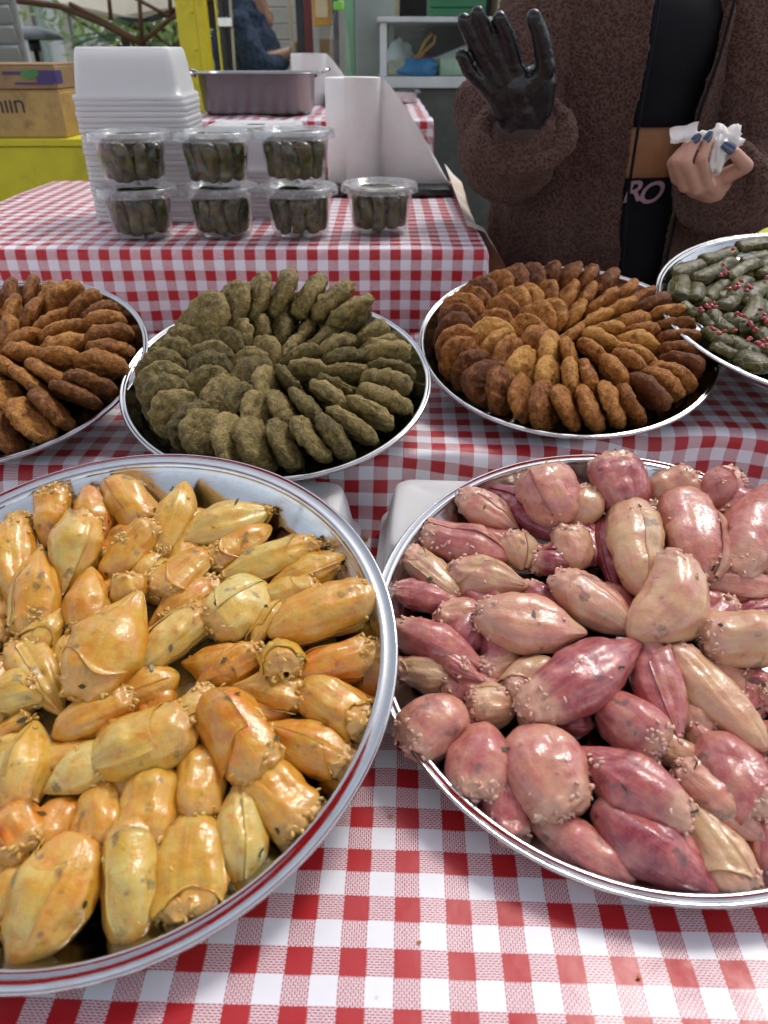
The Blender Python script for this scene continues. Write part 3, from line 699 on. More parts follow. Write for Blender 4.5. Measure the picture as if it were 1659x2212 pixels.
PNK = [
 (K5, (1150, 670), (740, 400), 260, .35, t_, dict(db=.014)), (K5, (900, 340), (1480, 690), 260, 1., s_, dict(open_=.1)), (K5, (1490, 600), (1320, 240), 420, .4, c_, dict(db=.018)),
 (K5, (1040, 860), (470, 690), 300, .55, c_, dict()), (K5, (1180, 940), (1110, 700), 250, .15, t_, dict(db=.010)), (K5, (690, 1160), (310, 850), 270, .15, c_, dict()),
 (K5, (1190, 1080), (680, 970), 310, .12, t_, dict(lift=.004)), (K5, (1640, 930), (1270, 880), 230, .9, t_, dict()), (K5, (1590, 950), (1550, 670), 280, .15, c_, dict(db=.010)),
 (K5, (710, 1220), (185, 1130), 250, .6, t_, dict()), (K5, (900, 1290), (560, 1340), 230, .3, c_, dict()), (K5, (1630, 1440), (900, 1320), 430, .25, t_, dict(lift=.008)),
 (K5, (870, 1700), (230, 1430), 330, .6, t_, dict()), (K5, (300, 1480), (830, 1790), 135, .55, s_, dict(lift=.010, open_=.2)), (K5, (670, 1790), (225, 1740), 240, .1, t_, dict()),
 (K5, (1150, 1640), (900, 1760), 220, .2, c_, dict()), (K5, (1400, 1680), (1150, 1960), 330, .2, c_, dict()), (K7, (700, 120), (330, 400), 440, .38, c_, dict(lift=.004)),
 (K7, (1120, 100), (800, 130), 320, .08, c_, dict()), (K6, (630, 1540), (-150, 2010), 430, .75, t_, dict(lift=.010)), (K6, (560, 500), (470, 130), 400, .72, c_, dict(db=.020)),
 (K6, (720, 400), (1060, 260), 260, .2, c_, dict(db=.014)), (K6, (150, 640), (280, 360), 280, .08, t_, dict(db=.014)), (K6, (880, 500), (680, 480), 190, .2, c_, dict()),
 (K6, (480, 1080), (450, 530), 250, .95, s_, dict(open_=.3)), (K6, (690, 1120), (590, 520), 400, .08, c_, dict(lift=.006, open_=.6)), (K6, (1180, 990), (1020, 440), 420, .42, c_, dict(lift=.004, open_=.3)),
 (K6, (1120, 440), (1400, 240), 280, .6, t_, dict(db=.014)), (K6, (1640, 330), (1440, 950), 400, .5, t_, dict()), (K6, (640, 1440), (60, 1050), 370, .3, t_, dict(lift=.006)),
 (K6, (700, 1490), (1010, 960), 430, .15, c_, dict(lift=.012, db=.012, bend=.16)), (K6, (1760, 1110), (1210, 1060), 270, .4, t_, dict()), (K6, (1760, 1480), (1190, 1490), 430, .08, c_, dict(lift=.006)),
 (K6, (960, 2230), (700, 1520), 360, .68, t_, dict(lift=.006)), (K6, (1600, 2300), (960, 1640), 380, .08, c_, dict(lift=.004)), (K6, (1700, 1950), (1450, 1790), 240, .9, t_, dict()),
 (K8, (330, 60), (680, 370), 330, .6, c_, dict(lift=.003)), (K8, (0, 180), (240, 230), 160, .85, s_, dict(open_=.2)), (K8, (190, 410), (830, 850), 420, .7, t_, dict(lift=.006)),
 (K8, (960, 480), (740, 360), 220, .08, c_, dict()), (K8, (1370, 970), (870, 530), 330, .35, t_, dict(lift=.004)), (K8, (1040, 330), (1370, 800), 380, .68, c_, dict()),
 (K8, (910, 790), (1250, 1330), 330, .05, c_, dict()), (K8, (1075, 1350), (350, 790), 440, .78, t_, dict(open_=.15)), (K8, (560, 1270), (-120, 860), 330, .5, s_, dict(open_=.3)),
 (K8, (1400, 1190), (1420, 800), 220, .55, t_, dict()), (K8, (930, 230), (1030, 370), 150, .3, c_, dict()), (K8, (1450, 280), (1400, 480), 170, .9, s_, dict()),
 (K7, (900, 280), (800, 780), 400, .48, c_, dict(lift=.004)), (K7, (1050, 560), (1090, 1100), 330, .58, t_, dict()), (K7, (1180, 320), (1500, 900), 480, .42, c_, dict(lift=.006)),
 (K7, (1170, 160), (1400, 280), 190, .15, c_, dict()), (K6, (1500, 330), (1380, 560), 260, .8, t_, dict()), (K6, (1850, 700), (1680, 1000), 330, .4, t_, dict()), (K8, (1550, 600), (1480, 900), 300, .5, t_, dict()),
 (K6, (1900, 1800), (1680, 2000), 300, .3, c_, dict()), (K6, (300, 900), (-40, 830), 240, .85, t_, dict()), (K6, (1050, 1180), (1300, 1250), 200, .6, c_, dict(lift=-.004)), (K5, (650, 560), (480, 700), 180, .4, t_, dict(lift=-.006))]
def tone_word(kind, t):
    if kind == 'yellow': return 'pale yellow' if t < .25 else 'golden yellow' if t < .52 else 'amber' if t < .68 else 'orange'
    return 'peach' if t < .22 else 'pale pink' if t < .5 else 'pink' if t < .7 else 'magenta' if t < .88 else 'dark purple'
def label_ring(items, zones, what, where):
    """items: (obj, local pos, adjective); zones: [(rmax, phrase)]; numbered clockwise from the back of the tray within each zone"""
    buckets = {}
    for it in items:
        r = math.hypot(it[1][0], it[1][1]); z = next(p for m, p in zones if r <= m); buckets.setdefault(z, []).append(it)
    for z, l in buckets.items():
        l.sort(key=lambda it: (math.pi / 2 - math.atan2(it[1][1], it[1][0])) % (2 * math.pi))
        for i, it in enumerate(l):
            it[0]['label'] = '%s %s, %s clockwise from the back, %s, %s' % (it[2], what, nth(i), z, where)
def fill_tray(tray, lst, kind, seed0, where):
    items = []
    for i, (K, a, b, w, tone, sh, op) in enumerate(lst):
        o, m = onion(tray, K(*a), K(*b), w * KS[K], tone, sh, kind, seed=seed0 + i, **op)
        tag(o, None, 'stuffed onion', kind + ' stuffed onions on the ' + tray.key + ' tray'); items.append((o, m, tone_word(kind, tone)))
    # smaller onions lying in the gaps underneath
    segs = []
    for K, a, b, w, *_ in lst:
        pa, za = tray.px(*K(*a), .02); pb, _z = tray.px(*K(*b), .02); segs.append((pa[:2], pb[:2], w * KS[K] / FD * za * .5))
    rr = random.Random(seed0); taken = []
    for gi in range(900):
        w_ = rr.uniform(0, 6.283); q = np.array([math.cos(w_), math.sin(w_)]) * (tray.Rb - .022) * math.sqrt(rr.random())
        wp = tray.world((q[0], q[1], -tray.dep)); zz = depth(wp); X = CX + FD * wp[0] / zz
        if X < -40 or X > 1700: continue
        dm = 9
        for pa, pb, hw in segs:
            e = pb - pa; u = max(0, min(1, ((q - pa) @ e) / (e @ e + 1e-9))); dm = min(dm, np.linalg.norm(q - pa - e * u) - hw)
        if dm < -.0015 or any(np.linalg.norm(q - t_) < .030 for t_ in taken): continue
        taken.append(q); an = rr.uniform(0, 6.28); d_ = np.array([math.cos(an), math.sin(an)]) * .026
        PX = lambda p: (lambda wv: (CX + FD * wv[0] / depth(wv), CY + FD * (-(wv[1] * SP + (wv[2] - EYE) * CP)) / depth(wv)))(tray.world((p[0], p[1], -tray.dep + .012)))
        o, m = onion(tray, PX(q - d_), PX(q + d_), rr.uniform(.030, .036) / zz * FD, rr.uniform(.2, .8), rr.choice(('tear', 'cup')), kind, seed=seed0 + 200 + gi, lift=-.004, flat=.8)
        tag(o, None, 'stuffed onion', kind + ' stuffed onions on the ' + tray.key + ' tray'); items.append((o, m, 'small ' + tone_word(kind, o['tone'])))
    pass
    label_ring(items, [(.065, 'centre group'), (.125, 'middle ring'), (9, 'outer ring')], 'stuffed onion', where)
fill_tray(TL, YEL, 'yellow', 100, 'left tray')
fill_tray(TR, PNK, 'pink', 400, 'right tray')
# cooking juice lying in the yellow tray
def juice():
    t = NT('oily_cooking_juice'); c = t.coord()
    col = t.mix(t.noise(30, 4, .6, c), (.42, .27, .06), (.55, .38, .12))
    M['juice'] = t.done(t.bsdf(col=col, rough=.08, spec=.5, alpha=.55))
    n = 72; V = [(0, 0, 0)]; F = []
    for k in range(n):
        w = 2 * math.pi * k / n; r = .186 + .004 * math.sin(w * 5) + .003 * math.sin(w * 11 + 1); V.append((r * math.cos(w), r * math.sin(w), 0))
    F = [(0, 1 + k, 1 + (k + 1) % n) for k in range(n)]
    o = mesh_obj('cooking_juice', V, F, M['juice']); o.matrix_world = TL.M @ Matrix.Translation((0, 0, -TL.dep + .0022)); tag(o, 'thin oily yellow juice pooled in the left tray', 'juice', kind='stuff')
juice()

# ------------------------------------------------------------------ patties
def patty_mesh(seed, R=.0315, T=.0098, rough=1.0):
    NR, NA = 25, 50; V = []
    for i in range(NR):
        w = math.pi * i / (NR - 1); cz = math.cos(w); sr = math.sin(w)
        rr = R * (abs(sr) ** .74); zz = T * math.copysign(abs(cz) ** .80, cz)
        for k in range(NA): a = 2 * math.pi * k / NA; V.append((rr * math.cos(a), rr * math.sin(a), zz))
    V = np.array(V); n = V / (np.linalg.norm(V * np.array([1 / R, 1 / R, 1 / T]), axis=1)[:, None] + 1e-9); n = n * np.array([1 / R ** 2, 1 / R ** 2, 1 / T ** 2]); n /= np.linalg.norm(n, axis=1)[:, None] + 1e-9
    V *= np.array([1 + .05 * math.sin(seed), 1 - .05 * math.sin(seed), 1])
    d = .0026 * fbm(V * 45 + seed * 7.7, 2, 2) + rough * (.0015 * fbm(V * 150 + seed, 5, 2) + .0013 * np.abs(vnoise(V * 340 + seed, 8)) - .0009 * sstep(.3, .6, np.abs(vnoise(V * 95 + seed * 3, 4))))
    V = V + n * d[:, None]; V[:, 2] += .0022 * np.sin(V[:, 0] * 40 + seed)
    return V, [tuple(reversed(f)) for f in grid_faces(NR, NA, True)]
def make_patty_meshes(kind, nv, seed, **kw):
    out = []
    for i in range(nv):
        V, F = patty_mesh(seed + i, **kw); me = bpy.data.meshes.new('patty'); me.from_pydata([tuple(v) for v in V], [], F); me.polygons.foreach_set('use_smooth', [True] * len(me.polygons))
        me.materials.append(M[kind]); me.update(); out.append(me)
    return out
def patty_tray(tray, kind, rings, seed, what, where, grp, extra=(), inview=lambda p: True):
    meshes = make_patty_meshes(kind, 9, seed, rough=1.3 if 'green' in kind else 1.0); rnd = random.Random(seed); items = []
    def put(r, w, h, lean, tone, sc, yaw=0.0, flatn=False):
        tang = np.array([-math.sin(w), math.cos(w), 0.]); radl = np.array([math.cos(w), math.sin(w), 0.])
        ca, sa = math.cos(yaw), math.sin(yaw); tg = tang * ca + radl * sa
        n = tg * math.sin(lean) + np.array([0, 0, 1.]) * math.cos(lean)
        p = radl * r + np.array([0, 0, -tray.dep + h])
        wp = tray.world(p)
        if not inview(wp): return
        B = rot_basis(n, radl); Mx = Matrix(((B[0, 1], B[0, 2], B[0, 0], p[0]), (B[1, 1], B[1, 2], B[1, 0], p[1]), (B[2, 1], B[2, 2], B[2, 0], p[2]), (0, 0, 0, 1)))
        o = link('patty', meshes[rnd.randrange(len(meshes))]); o.matrix_world = tray.M @ Mx @ Matrix.Rotation(rnd.uniform(0, 6.28), 4, 'Z') @ Matrix.Diagonal((sc * rnd.uniform(.94, 1.06), sc * rnd.uniform(.94, 1.06), sc * rnd.uniform(.85, 1.12), 1))
        o['tone'] = tone; tag(o, None, 'patty', grp); items.append((o, p, where[1](tone)))
    for r, cnt, lean, h, tone, sc, ph in rings:
        for i in range(cnt):
            w = ph + 2 * math.pi * (i + rnd.uniform(-.10, .10)) / cnt
            put(r + rnd.uniform(-.003, .004), w, h + rnd.uniform(-.0015, .0025), lean + rnd.uniform(-.09, .09), min(1, max(0, tone + rnd.uniform(-.22, .22))), sc, rnd.uniform(-.12, .12))
    for e in extra: put(*e)
    zs = sorted(set(r for r, *_ in rings)); zones = []
    nm = {1: ['single ring'], 2: ['inner ring', 'outer ring'], 3: ['centre', 'inner ring', 'outer ring'], 4: ['centre', 'inner ring', 'second ring', 'outer ring']}[len(zs)]
    for i, z in enumerate(zs): zones.append(((z + zs[i + 1]) / 2 if i + 1 < len(zs) else 9, nm[i]))
    top = [it for it in items if it[1][2] > -tray.dep + .05]; low = [it for it in items if it[1][2] <= -tray.dep + .05]
    label_ring(low, zones, what, where[0]); label_ring(top, [(9, 'top layer')], what, where[0])
R_ = math.radians
# w, angle measured counter-clockwise from the right; patties lean against one another round each ring
patty_tray(T2, 'patty_green', [(.142, 30, R_(60), .025, .5, 1.06, .05), (.086, 19, R_(62), .027, .5, 1.0, .3), (.036, 8, R_(64), .028, .5, .92, .6)], 21, 'patty', ('green tray', lambda t: 'dark olive' if t < .4 else 'olive green' if t < .62 else 'light green'), 'green patties on the middle tray',
  extra=[(.128, R_(w), .060 + dz, R_(ln), .55, 1.12, 0) for w, dz, ln in ((46, -.004, 54), (61, .002, 56), (76, .004, 56), (91, .004, 60), (107, .001, 56), (123, -.003, 54), (140, -.006, 54))])
patty_tray(T3, 'patty_gold', [(.156, 34, R_(61), .025, .34, 1.05, .1), (.102, 22, R_(62), .028, .60, 1.02, .3), (.052, 11, R_(63), .029, .64, .96, .1), (.006, 1, R_(50), .026, .6, .9, 1.2)], 41, 'patty', ('golden tray', lambda t: 'dark brown' if t < .2 else 'reddish brown' if t < .42 else 'golden brown' if t < .66 else 'golden'), 'golden patties on the tray before the seller')
def in_frame(p):
    z = depth(p); x = CX + FD * p[0] / z; return x > -70
patty_tray(T1, 'patty_brown', [(.140, 29, R_(62), .025, .42, 1.06, .1), (.086, 18, R_(62), .028, .5, 1.02, .3), (.036, 8, R_(60), .028, .5, .98, .1)], 61, 'patty', ('brown patty tray', lambda t: 'dark brown' if t < .38 else 'brown' if t < .6 else 'light brown'), 'brown patties on the left tray', inview=in_frame)

# ------------------------------------------------------------------ vine leaf rolls and pomegranate seeds
def roll_mesh(seed, L, R, fl=.62):
    NS, NA = 22, 26; s = np.linspace(0, 1, NS); r = np.clip(1 - np.abs(2 * s - 1) ** 7, 0, 1) ** .5 * (.92 + .1 * np.sin(s * 5 + seed)); r[0] = r[-1] = .02
    th = np.linspace(0, 2 * math.pi, NA, endpoint=False); S, TH = np.meshgrid(s, th, indexing='ij')
    f = ((TH - 1.2 - .9 * S * math.sin(seed)) / (2 * math.pi)) % 1.0
    Rr = r[:, None] * R * (1 + .12 * (f - .5))
    P = np.stack([(S - .5) * L, Rr * np.cos(TH), Rr * np.sin(TH) * fl], -1).reshape(-1, 3)
    nr = np.stack([0 * S, np.cos(TH), np.sin(TH)], -1).reshape(-1, 3)
    P = P + nr * (.0010 * fbm(P * 80 + seed * 5, 3, 2))[:, None]; P[:, 1] += .1 * L * math.sin(seed * 3.3) * (4 * (P[:, 0] / L) ** 2)
    return P, [tuple(reversed(q)) for q in grid_faces(NS, NA, True)]
K9 = lambda x, y: (1360.4 + .18 * x, 464.5 + .18 * y)
ROLLS = [((520, 720), (860, 580), 190), ((880, 560), (1250, 440), 180), ((1290, 380), (1700, 340), 190), ((610, 760), (590, 1010), 230), ((820, 840), (790, 1010), 160), ((800, 780), (1090, 640), 160),
 ((920, 1010), (1140, 800), 165), ((1140, 1130), (1330, 920), 205), ((1180, 740), (1500, 560), 165), ((1430, 690), (1720, 560), 165), ((1370, 1060), (1600, 820), 205), ((1440, 1290), (1570, 1010), 190), ((820, 1210), (1010, 1350), 150),
 ((950, 1170), (1190, 1400), 165), ((1170, 1220), (1430, 1370), 185), ((890, 1380), (1250, 1590), 200), ((1190, 1470), (1510, 1700), 180), ((1290, 1690), (1660, 1840), 240), ((1540, 1390), (1720, 1560), 190), ((1600, 1090), (1760, 1310), 190),
 ((620, 1080), (830, 1190), 140), ((1560, 900), (1740, 1010), 180), ((1480, 1560), (1740, 1660), 180), ((1240, 900), (1420, 760), 150), ((1560, 740), (1800, 640), 170), ((1700, 1250), (1800, 1500), 180), ((1000, 1560), (1250, 1690), 150), ((1330, 560), (1650, 470), 150)]
vi = []
for i, (a, b, w) in enumerate(ROLLS):
    h = .017 + .004 * ((i * 7) % 3); pa, za = T4.px(*K9(*a), h); pb, _ = T4.px(*K9(*b), h + .002); Rm = w * .18 / FD * za * .5 * 1.30
    L = np.linalg.norm(pb - pa) * 1.15; P, F = roll_mesh(i + 1, L, Rm); B = rot_basis(pb - pa, np.array([0, 0, 1.])); m = (pa + pb) / 2
    o = mesh_obj('vine_leaf_roll', m + P @ B.T, F, M['vine']); o.matrix_world = T4.M; tag(o, None, 'vine leaf roll', 'vine leaf rolls on the right tray'); vi.append((o, m, 'glossy olive'))
rq = random.Random(77)
for gi in range(40):
    q = (-.20 + (gi % 8) * .042 + rq.uniform(-.008, .008), -.20 + (gi // 8) * .085 + rq.uniform(-.01, .01))
    if math.hypot(*q) > .195: continue
    wv = T4.world((q[0], q[1], -T4.dep)); X = CX + FD * wv[0] / depth(wv)
    if X > 1720: continue
    an = .75 + rq.uniform(-.25, .25); P, F = roll_mesh(gi + 70, .074, .0165); B = rot_basis(np.array([math.cos(an), math.sin(an), .05]), np.array([0, 0, 1.])); m = np.array([q[0], q[1], -T4.dep + .0135])
    o = mesh_obj('vine_leaf_roll', m + P @ B.T, F, M['vine']); o.matrix_world = T4.M; tag(o, None, 'vine leaf roll', 'vine leaf rolls on the right tray'); vi.append((o, m, 'x'))
vi.sort(key=lambda t: -t[1][1]); 
for i, t in enumerate(vi): t[0]['label'] = 'glossy olive vine leaf roll, %s from the back on the right-hand tray' % nth(i)
def seed_mat():
    t = NT('pomegranate_seed'); c = t.offs(t.coord()); col = t.mix(t.noise(220, 2, .5, c), (.22, .008, .010), (.42, .03, .03))
    return t.done(t.bsdf(col=col, rough=.12, sss=.25, ssss=.003, sssr=(1, .2, .1), coat=.5))
M['pom'] = seed_mat()
SEEDS = [(1120, 590), (1090, 720), (1130, 700), (1170, 690), (1150, 675), (1240, 410), (1340, 790), (1290, 830), (1260, 870), (1310, 865), (1190, 880), (1420, 850), (1450, 870), (1400, 905), (1640, 750), (850, 1120), (920, 1080), (980, 1085), (1030, 1105), (1000, 1060), (865, 1155), (945, 1110),
 (1280, 1180), (1330, 1200), (1375, 1215), (1440, 1290), (1460, 1315), (1520, 1370), (1500, 1390), (1570, 1130), (1620, 1200), (1640, 1280), (1600, 1240), (1010, 1370), (985, 1355), (1075, 1420), (1130, 1395), (1260, 1385), (1440, 1480), (1420, 1500), (1520, 1530), (1600, 1510), (1650, 1490), (1590, 1580), (1640, 1560), (1560, 1545)]
sv, sf = ellipsoid(10, 8)
sme = bpy.data.meshes.new('pomegranate_seed'); sme.from_pydata([(x * .0040, y * .0028 * (1 + .3 * x), z * .0026) for x, y, z in sv], [], sf); sme.polygons.foreach_set('use_smooth', [True] * len(sme.polygons)); sme.materials.append(M['pom'])
rnd = random.Random(5)
for x, y in SEEDS:
    p, _ = T4.px(*K9(x, y), .037 + rnd.uniform(-.001, .002)); o = link('pomegranate_seed', sme)
    o.matrix_world = T4.M @ Matrix.Translation(p) @ Matrix.Rotation(rnd.uniform(0, 6.3), 4, 'Z') @ Matrix.Rotation(rnd.uniform(-.6, .6), 4, 'Y')
    tag(o, 'tiny red pomegranate seed strewn over the vine leaf rolls', 'pomegranate seed', 'pomegranate seeds on the vine leaf tray')

# crumbs fallen on the cloth
cm = simple('food_crumb', (.50, .25, .06), .5, vary=.3)
for i, (x, y, r, where) in enumerate([(786, 1166, .0036, 'between the two big trays'), (845, 1765, .0014, 'just right of the left tray'), (1255, 1795, .0012, 'in front of the right tray'), (905, 2035, .0011, 'near the front of the cloth'), (1380, 2110, .0012, 'at the lower right of the cloth')]):
    p = atZ(x, y, .002); v, f = ellipsoid(8, 6); v = v.astype(float) * np.array([r * 1.5, r, r * .7]); v = v * (1 + .3 * vnoise(v * 900 + i)[:, None]) + p; v[:, 2] += r * .3
    o = mesh_obj('crumb', v, f, cm); tag(o, 'small brown crumb on the gingham cloth ' + where, 'crumb', 'crumbs on the cloth')

# ------------------------------------------------------------------ clear deli tubs with vine leaf rolls
def deli_meshes():
    H = .080; mb = MB()
    mb.lathe([(.0005, .0035), (.040, .0032), (.046, .0), (.0495, .002), (.0508, .006), (.0560, .045), (.0605, H - .004), (.0640, H - .003), (.0650, H), (.0636, H + .0006), (.0598, H - .001), (.0553, .045), (.0500, .007), (.046, .0042), (.0005, .0045)], 48)
    a = bpy.data.meshes.new('cup'); a.from_pydata(mb.v, [], mb.f); a.polygons.foreach_set('use_smooth', [True] * len(a.polygons)); a.materials.append(M['clear'])
    mb = MB(); z = H
    mb.lathe([(.0005, z - .003), (.052, z - .003), (.0545, z - .0025), (.056, z + .003), (.058, z + .0052), (.0675, z + .0050), (.0695, z + .003), (.0700, z - .006), (.0712, z - .0072), (.0708, z - .0085), (.0690, z - .0080), (.0682, z + .002), (.0665, z + .0038), (.058, z + .0038), (.0548, z - .0038), (.0005, z - .0042)], 48)
    b = bpy.data.meshes.new('lid'); b.from_pydata(mb.v, [], mb.f); b.polygons.foreach_set('use_smooth', [True] * len(b.polygons)); b.materials.append(M['clear2'])
    return a, b
M['clear2'] = clear_plastic('frosted_clear_lid', (.95, .96, .96), .26)
def dark_vine():
    t = NT('dark_vine_leaf_in_oil'); c = t.offs(t.coord())
    col = t.ramp(t.noise(50, 4, .6, c), (.32, (.010, .010, .002)), (.52, (.042, .039, .004)), (.74, (.13, .112, .012)))
    nb = t.bump(t.noise(80, 4, .6, c), .5, .003)
    return t.done(t.bsdf(col=col, rough=.16, spec=.55, normal=nb))
M['vine_dark'] = dark_vine()
RM = []
for i in range(6):
    P, F = roll_mesh(i + 31, .064, .0148, .9); me = bpy.data.meshes.new('vine_leaf_roll'); me.from_pydata([tuple(p) for p in P], [], F); me.polygons.foreach_set('use_smooth', [True] * len(me.polygons)); me.materials.append(M['vine_dark']); RM.append(me)
CUP, LID = deli_meshes()
def deli(x, y, z, name, seed):
    rnd = random.Random(seed)
    r = empty('deli_tub', (x, y, z)); link('cup', CUP, None, r); link('lid', LID, None, r); r.rotation_euler = (0, 0, rnd.uniform(0, 6))
    tag(r, 'clear round deli tub of dark vine leaf rolls, ' + name, 'tub', 'clear deli tubs of vine leaf rolls')
    n = 10; k = 0
    for i in range(n):      # standing ring
        w = -math.pi / 2 + 2 * math.pi * (i + rnd.uniform(-.15, .15)) / n; o = link('vine_leaf_roll', RM[rnd.randrange(6)])
        rr = .0405 + rnd.uniform(-.002, .001); tl = rnd.uniform(-.10, .16)
        Mx = Matrix.Translation((x + rr * math.cos(w), y + rr * math.sin(w), z + .0395)) @ Matrix.Rotation(w, 4, 'Z') @ Matrix.Rotation(.13, 4, 'Y') @ Matrix.Rotation(tl, 4, 'X') @ Matrix.Rotation(math.pi / 2, 4, 'Y') @ Matrix.Diagonal((rnd.uniform(.93, 1.06), 1, 1, 1))
        o.matrix_world = Mx; k += 1
        tag(o, 'upright dark vine leaf roll, %s from the front round deli tub %s' % (nth(i), name), 'vine leaf roll', 'vine leaf rolls in the deli tub ' + name)
    for i in range(3):
        o = link('vine_leaf_roll', RM[rnd.randrange(6)]); w = rnd.uniform(0, 3)
        o.matrix_world = Matrix.Translation((x + .004 * i - .006, y + .018 * (i - 1), z + .0675 + rnd.uniform(0, .003))) @ Matrix.Rotation(w * .3, 4, 'Z') @ Matrix.Rotation(rnd.uniform(-.15, .15), 4, 'Y') @ Matrix.Diagonal((1.15, 1, .9, 1))
        tag(o, 'lying dark vine leaf roll, %s from the front, deli tub %s' % (nth(i), name), 'vine leaf roll', 'vine leaf rolls in the deli tub ' + name)
    o = link('vine_leaf_roll', RM[0]); o.matrix_world = Matrix.Translation((x, y, z + .036)) @ Matrix.Rotation(math.pi / 2, 4, 'Y') @ Matrix.Diagonal((1, 1.4, 1.4, 1)); tag(o, 'thick dark vine leaf roll in the middle of deli tub ' + name, 'vine leaf roll', 'vine leaf rolls in the deli tub ' + name)
for i, (x, y, lv, nm) in enumerate([(-.4384, 1.40, 1, 'upper left'), (-.292, 1.40, 1, 'upper middle'), (-.154, 1.395, 1.04, 'upper right'), (-.438, 1.392, 0, 'lower left'), (-.293, 1.402, 0, 'lower second from left'), (-.1525, 1.402, 0, 'lower third from left'), (-.008, 1.43, 0, 'standing alone')]):
    deli(x, y, .2235 + .0858 * lv, nm, 50 + i)

# ------------------------------------------------------------------ things on the tables behind
o = MB().box(-.16, .158, 1.80, 2.03, .224, .2415, .006).build('flat_tray', M['black_plastic']); auto_smooth(o)
tag(o, 'flat black plastic tray lying under the paper roll', 'tray')
def paper_roll(x, y, z, r, h, label, sheet):
    root = empty('paper_roll', (x, y, z)); mb = MB().lathe([(.019, .0), (r - .002, 0), (r, .002), (r, h - .002), (r - .002, h), (.021, h), (.019, h - .002), (.019, .01)], 56); mb.build('roll', M['paper'], root, True)
    auto_smooth(root.children[0], 50)
    mb = MB().lathe([(.0188, .002), (.0188, h - .001), (.0178, h - .001), (.0178, .002)], 24); mb.build('core', M['card'], root, True)
    V = []; nu, nv = 30, 16; (x1, y1), z1 = sheet[0], sheet[1]
    for i in range(nu):
        s = i / (nu - 1)
        for j in range(nv):
            t = j / (nv - 1)
            if s < .3:
                w = math.radians(-105 + 105 * (s / .3)); px, py = (r + .0012) * math.cos(w), (r + .0012) * math.sin(w); hh = h * (1 - .02 * (s / .3) ** 2)
            else:
                q = (s - .3) / .7; px = r + (x1 - r) * q; py = (y1) * q - .012 * math.sin(q * 3.1); hh = h * (.98 * (1 - q ** 1.25) + .02)
            bow = .010 * math.sin(t * math.pi) * (s > .3)
            V.append((px + bow * .6 + .05 * t * t * max(0, s - .3) * 0, py - bow, .0015 + t * hh + (z1 * max(0, (s - .3) / .7) if s > .3 else 0)))
    mesh_obj('loose_sheet', V, grid_faces(nu, nv), M['paper'], root)
    return tag(root, label, 'paper roll')
M['card'] = simple('brown_cardboard', (.30, .19, .095), .8, vary=.18, scale=9, bump=.15, bscale=90, spec=.2, dirt=((.12, .075, .04), .5))
paper_roll(-.072, 1.93, .2415, .064, .216, 'white kitchen paper roll beside the deli tubs with its sheet trailing right', ((.225, -.055), -.004))
# big pan
M['alu_dull'] = steel('worn_aluminium', .36, .42)
def pan():
    root = empty('steel_pan', (-.345, 2.32, .3595)); a, b, h = .150, .105, .100; V = []
    def rr(a, b, rad, z, n=8):
        out = []
        for cx, cy, w0 in ((a - rad, b - rad, 0), (-a + rad, b - rad, 90), (-a + rad, -b + rad, 180), (a - rad, -b + rad, 270)):
            for i in range(n): w = math.radians(w0 + 90 * i / (n - 1)); out.append((cx + rad * math.cos(w), cy + rad * math.sin(w), z))
        return out
    rings = [rr(.02, .01, .008, .0015), rr(a - .02, b - .02, .03, .001), rr(a - .012, b - .012, .034, .004), rr(a - .006, b - .006, .036, .014), rr(a, b, .038, h - .002), rr(a + .010, b + .010, .044, h), rr(a + .011, b + .011, .044, h - .003), rr(a + .009, b + .009, .043, h - .0015), rr(a - .002, b - .002, .037, h - .004), rr(a - .008, b - .008, .035, .014), rr(a - .02, b - .02, .03, .003), rr(.02, .01, .008, .003)]
    for r in rings: V += r
    n = 32; F = [tuple(reversed(q)) for q in grid_faces(len(rings), n, True)]; F = [tuple(reversed(f)) for f in F]
    mesh_obj('pan_body', V, F, M['alu_dull'], root)
    for s in (-1, 1):
        MB().tube([(s * (a + .008), -.05, h - .01), (s * (a + .040), -.046, h + .004), (s * (a + .046), 0, h + .006), (s * (a + .040), .046, h + .004), (s * (a + .008), .05, h - .01)], .004, 8).build('handle', M['steel'], root, True)
    return tag(root, 'deep stainless steel pan with side handles behind the tub stacks', 'pan')
pan()
def gastro(x, y, z, a, b, h, label):
    root = empty('steam_pan', (x, y, z)); mb = MB()
    mb.box(-a, a, -b, b, 0, .003); 
    for x0, x1, y0, y1 in ((-a, -a + .003, -b, b), (a - .003, a, -b, b), (-a + .003, a - .003, -b, -b + .003), (-a + .003, a - .003, b - .003, b)): mb.box(x0, x1, y0, y1, .003, h)
    mb.build('pan_body', M['steel'], root)
    mb = MB(); 
    for x0, x1, y0, y1 in ((-a - .014, -a, -b - .014, b + .014), (a, a + .014, -b - .014, b + .014), (-a, a, -b - .014, -b), (-a, a, b, b + .014)): mb.box(x0, x1, y0, y1, h - .003, h)
    mb.build('rim', M['steel'], root)
    f = mesh_obj('filling', [(px, py, h * .55 + .006 * vnoise(np.array([[px * 30, py * 30, 1.]]))[0]) for px in np.linspace(-a + .004, a - .004, 26) for py in np.linspace(-b + .004, b - .004, 20)], grid_faces(26, 20), M['vine_dark'], root)
    return tag(root, label, 'steam pan')
gastro(-.075, 2.62, .360, .085, .11, .038, 'shallow steel steam pan of dark food on the rear table')
gastro(.050, 2.90, .360, .060, .09, .030, 'small steel steam pan at the far end of the rear table')
paper_roll(-.235, 2.66, .362, .054, .138, 'distant white kitchen paper roll standing behind the steel pan', ((.16, .02), 0))
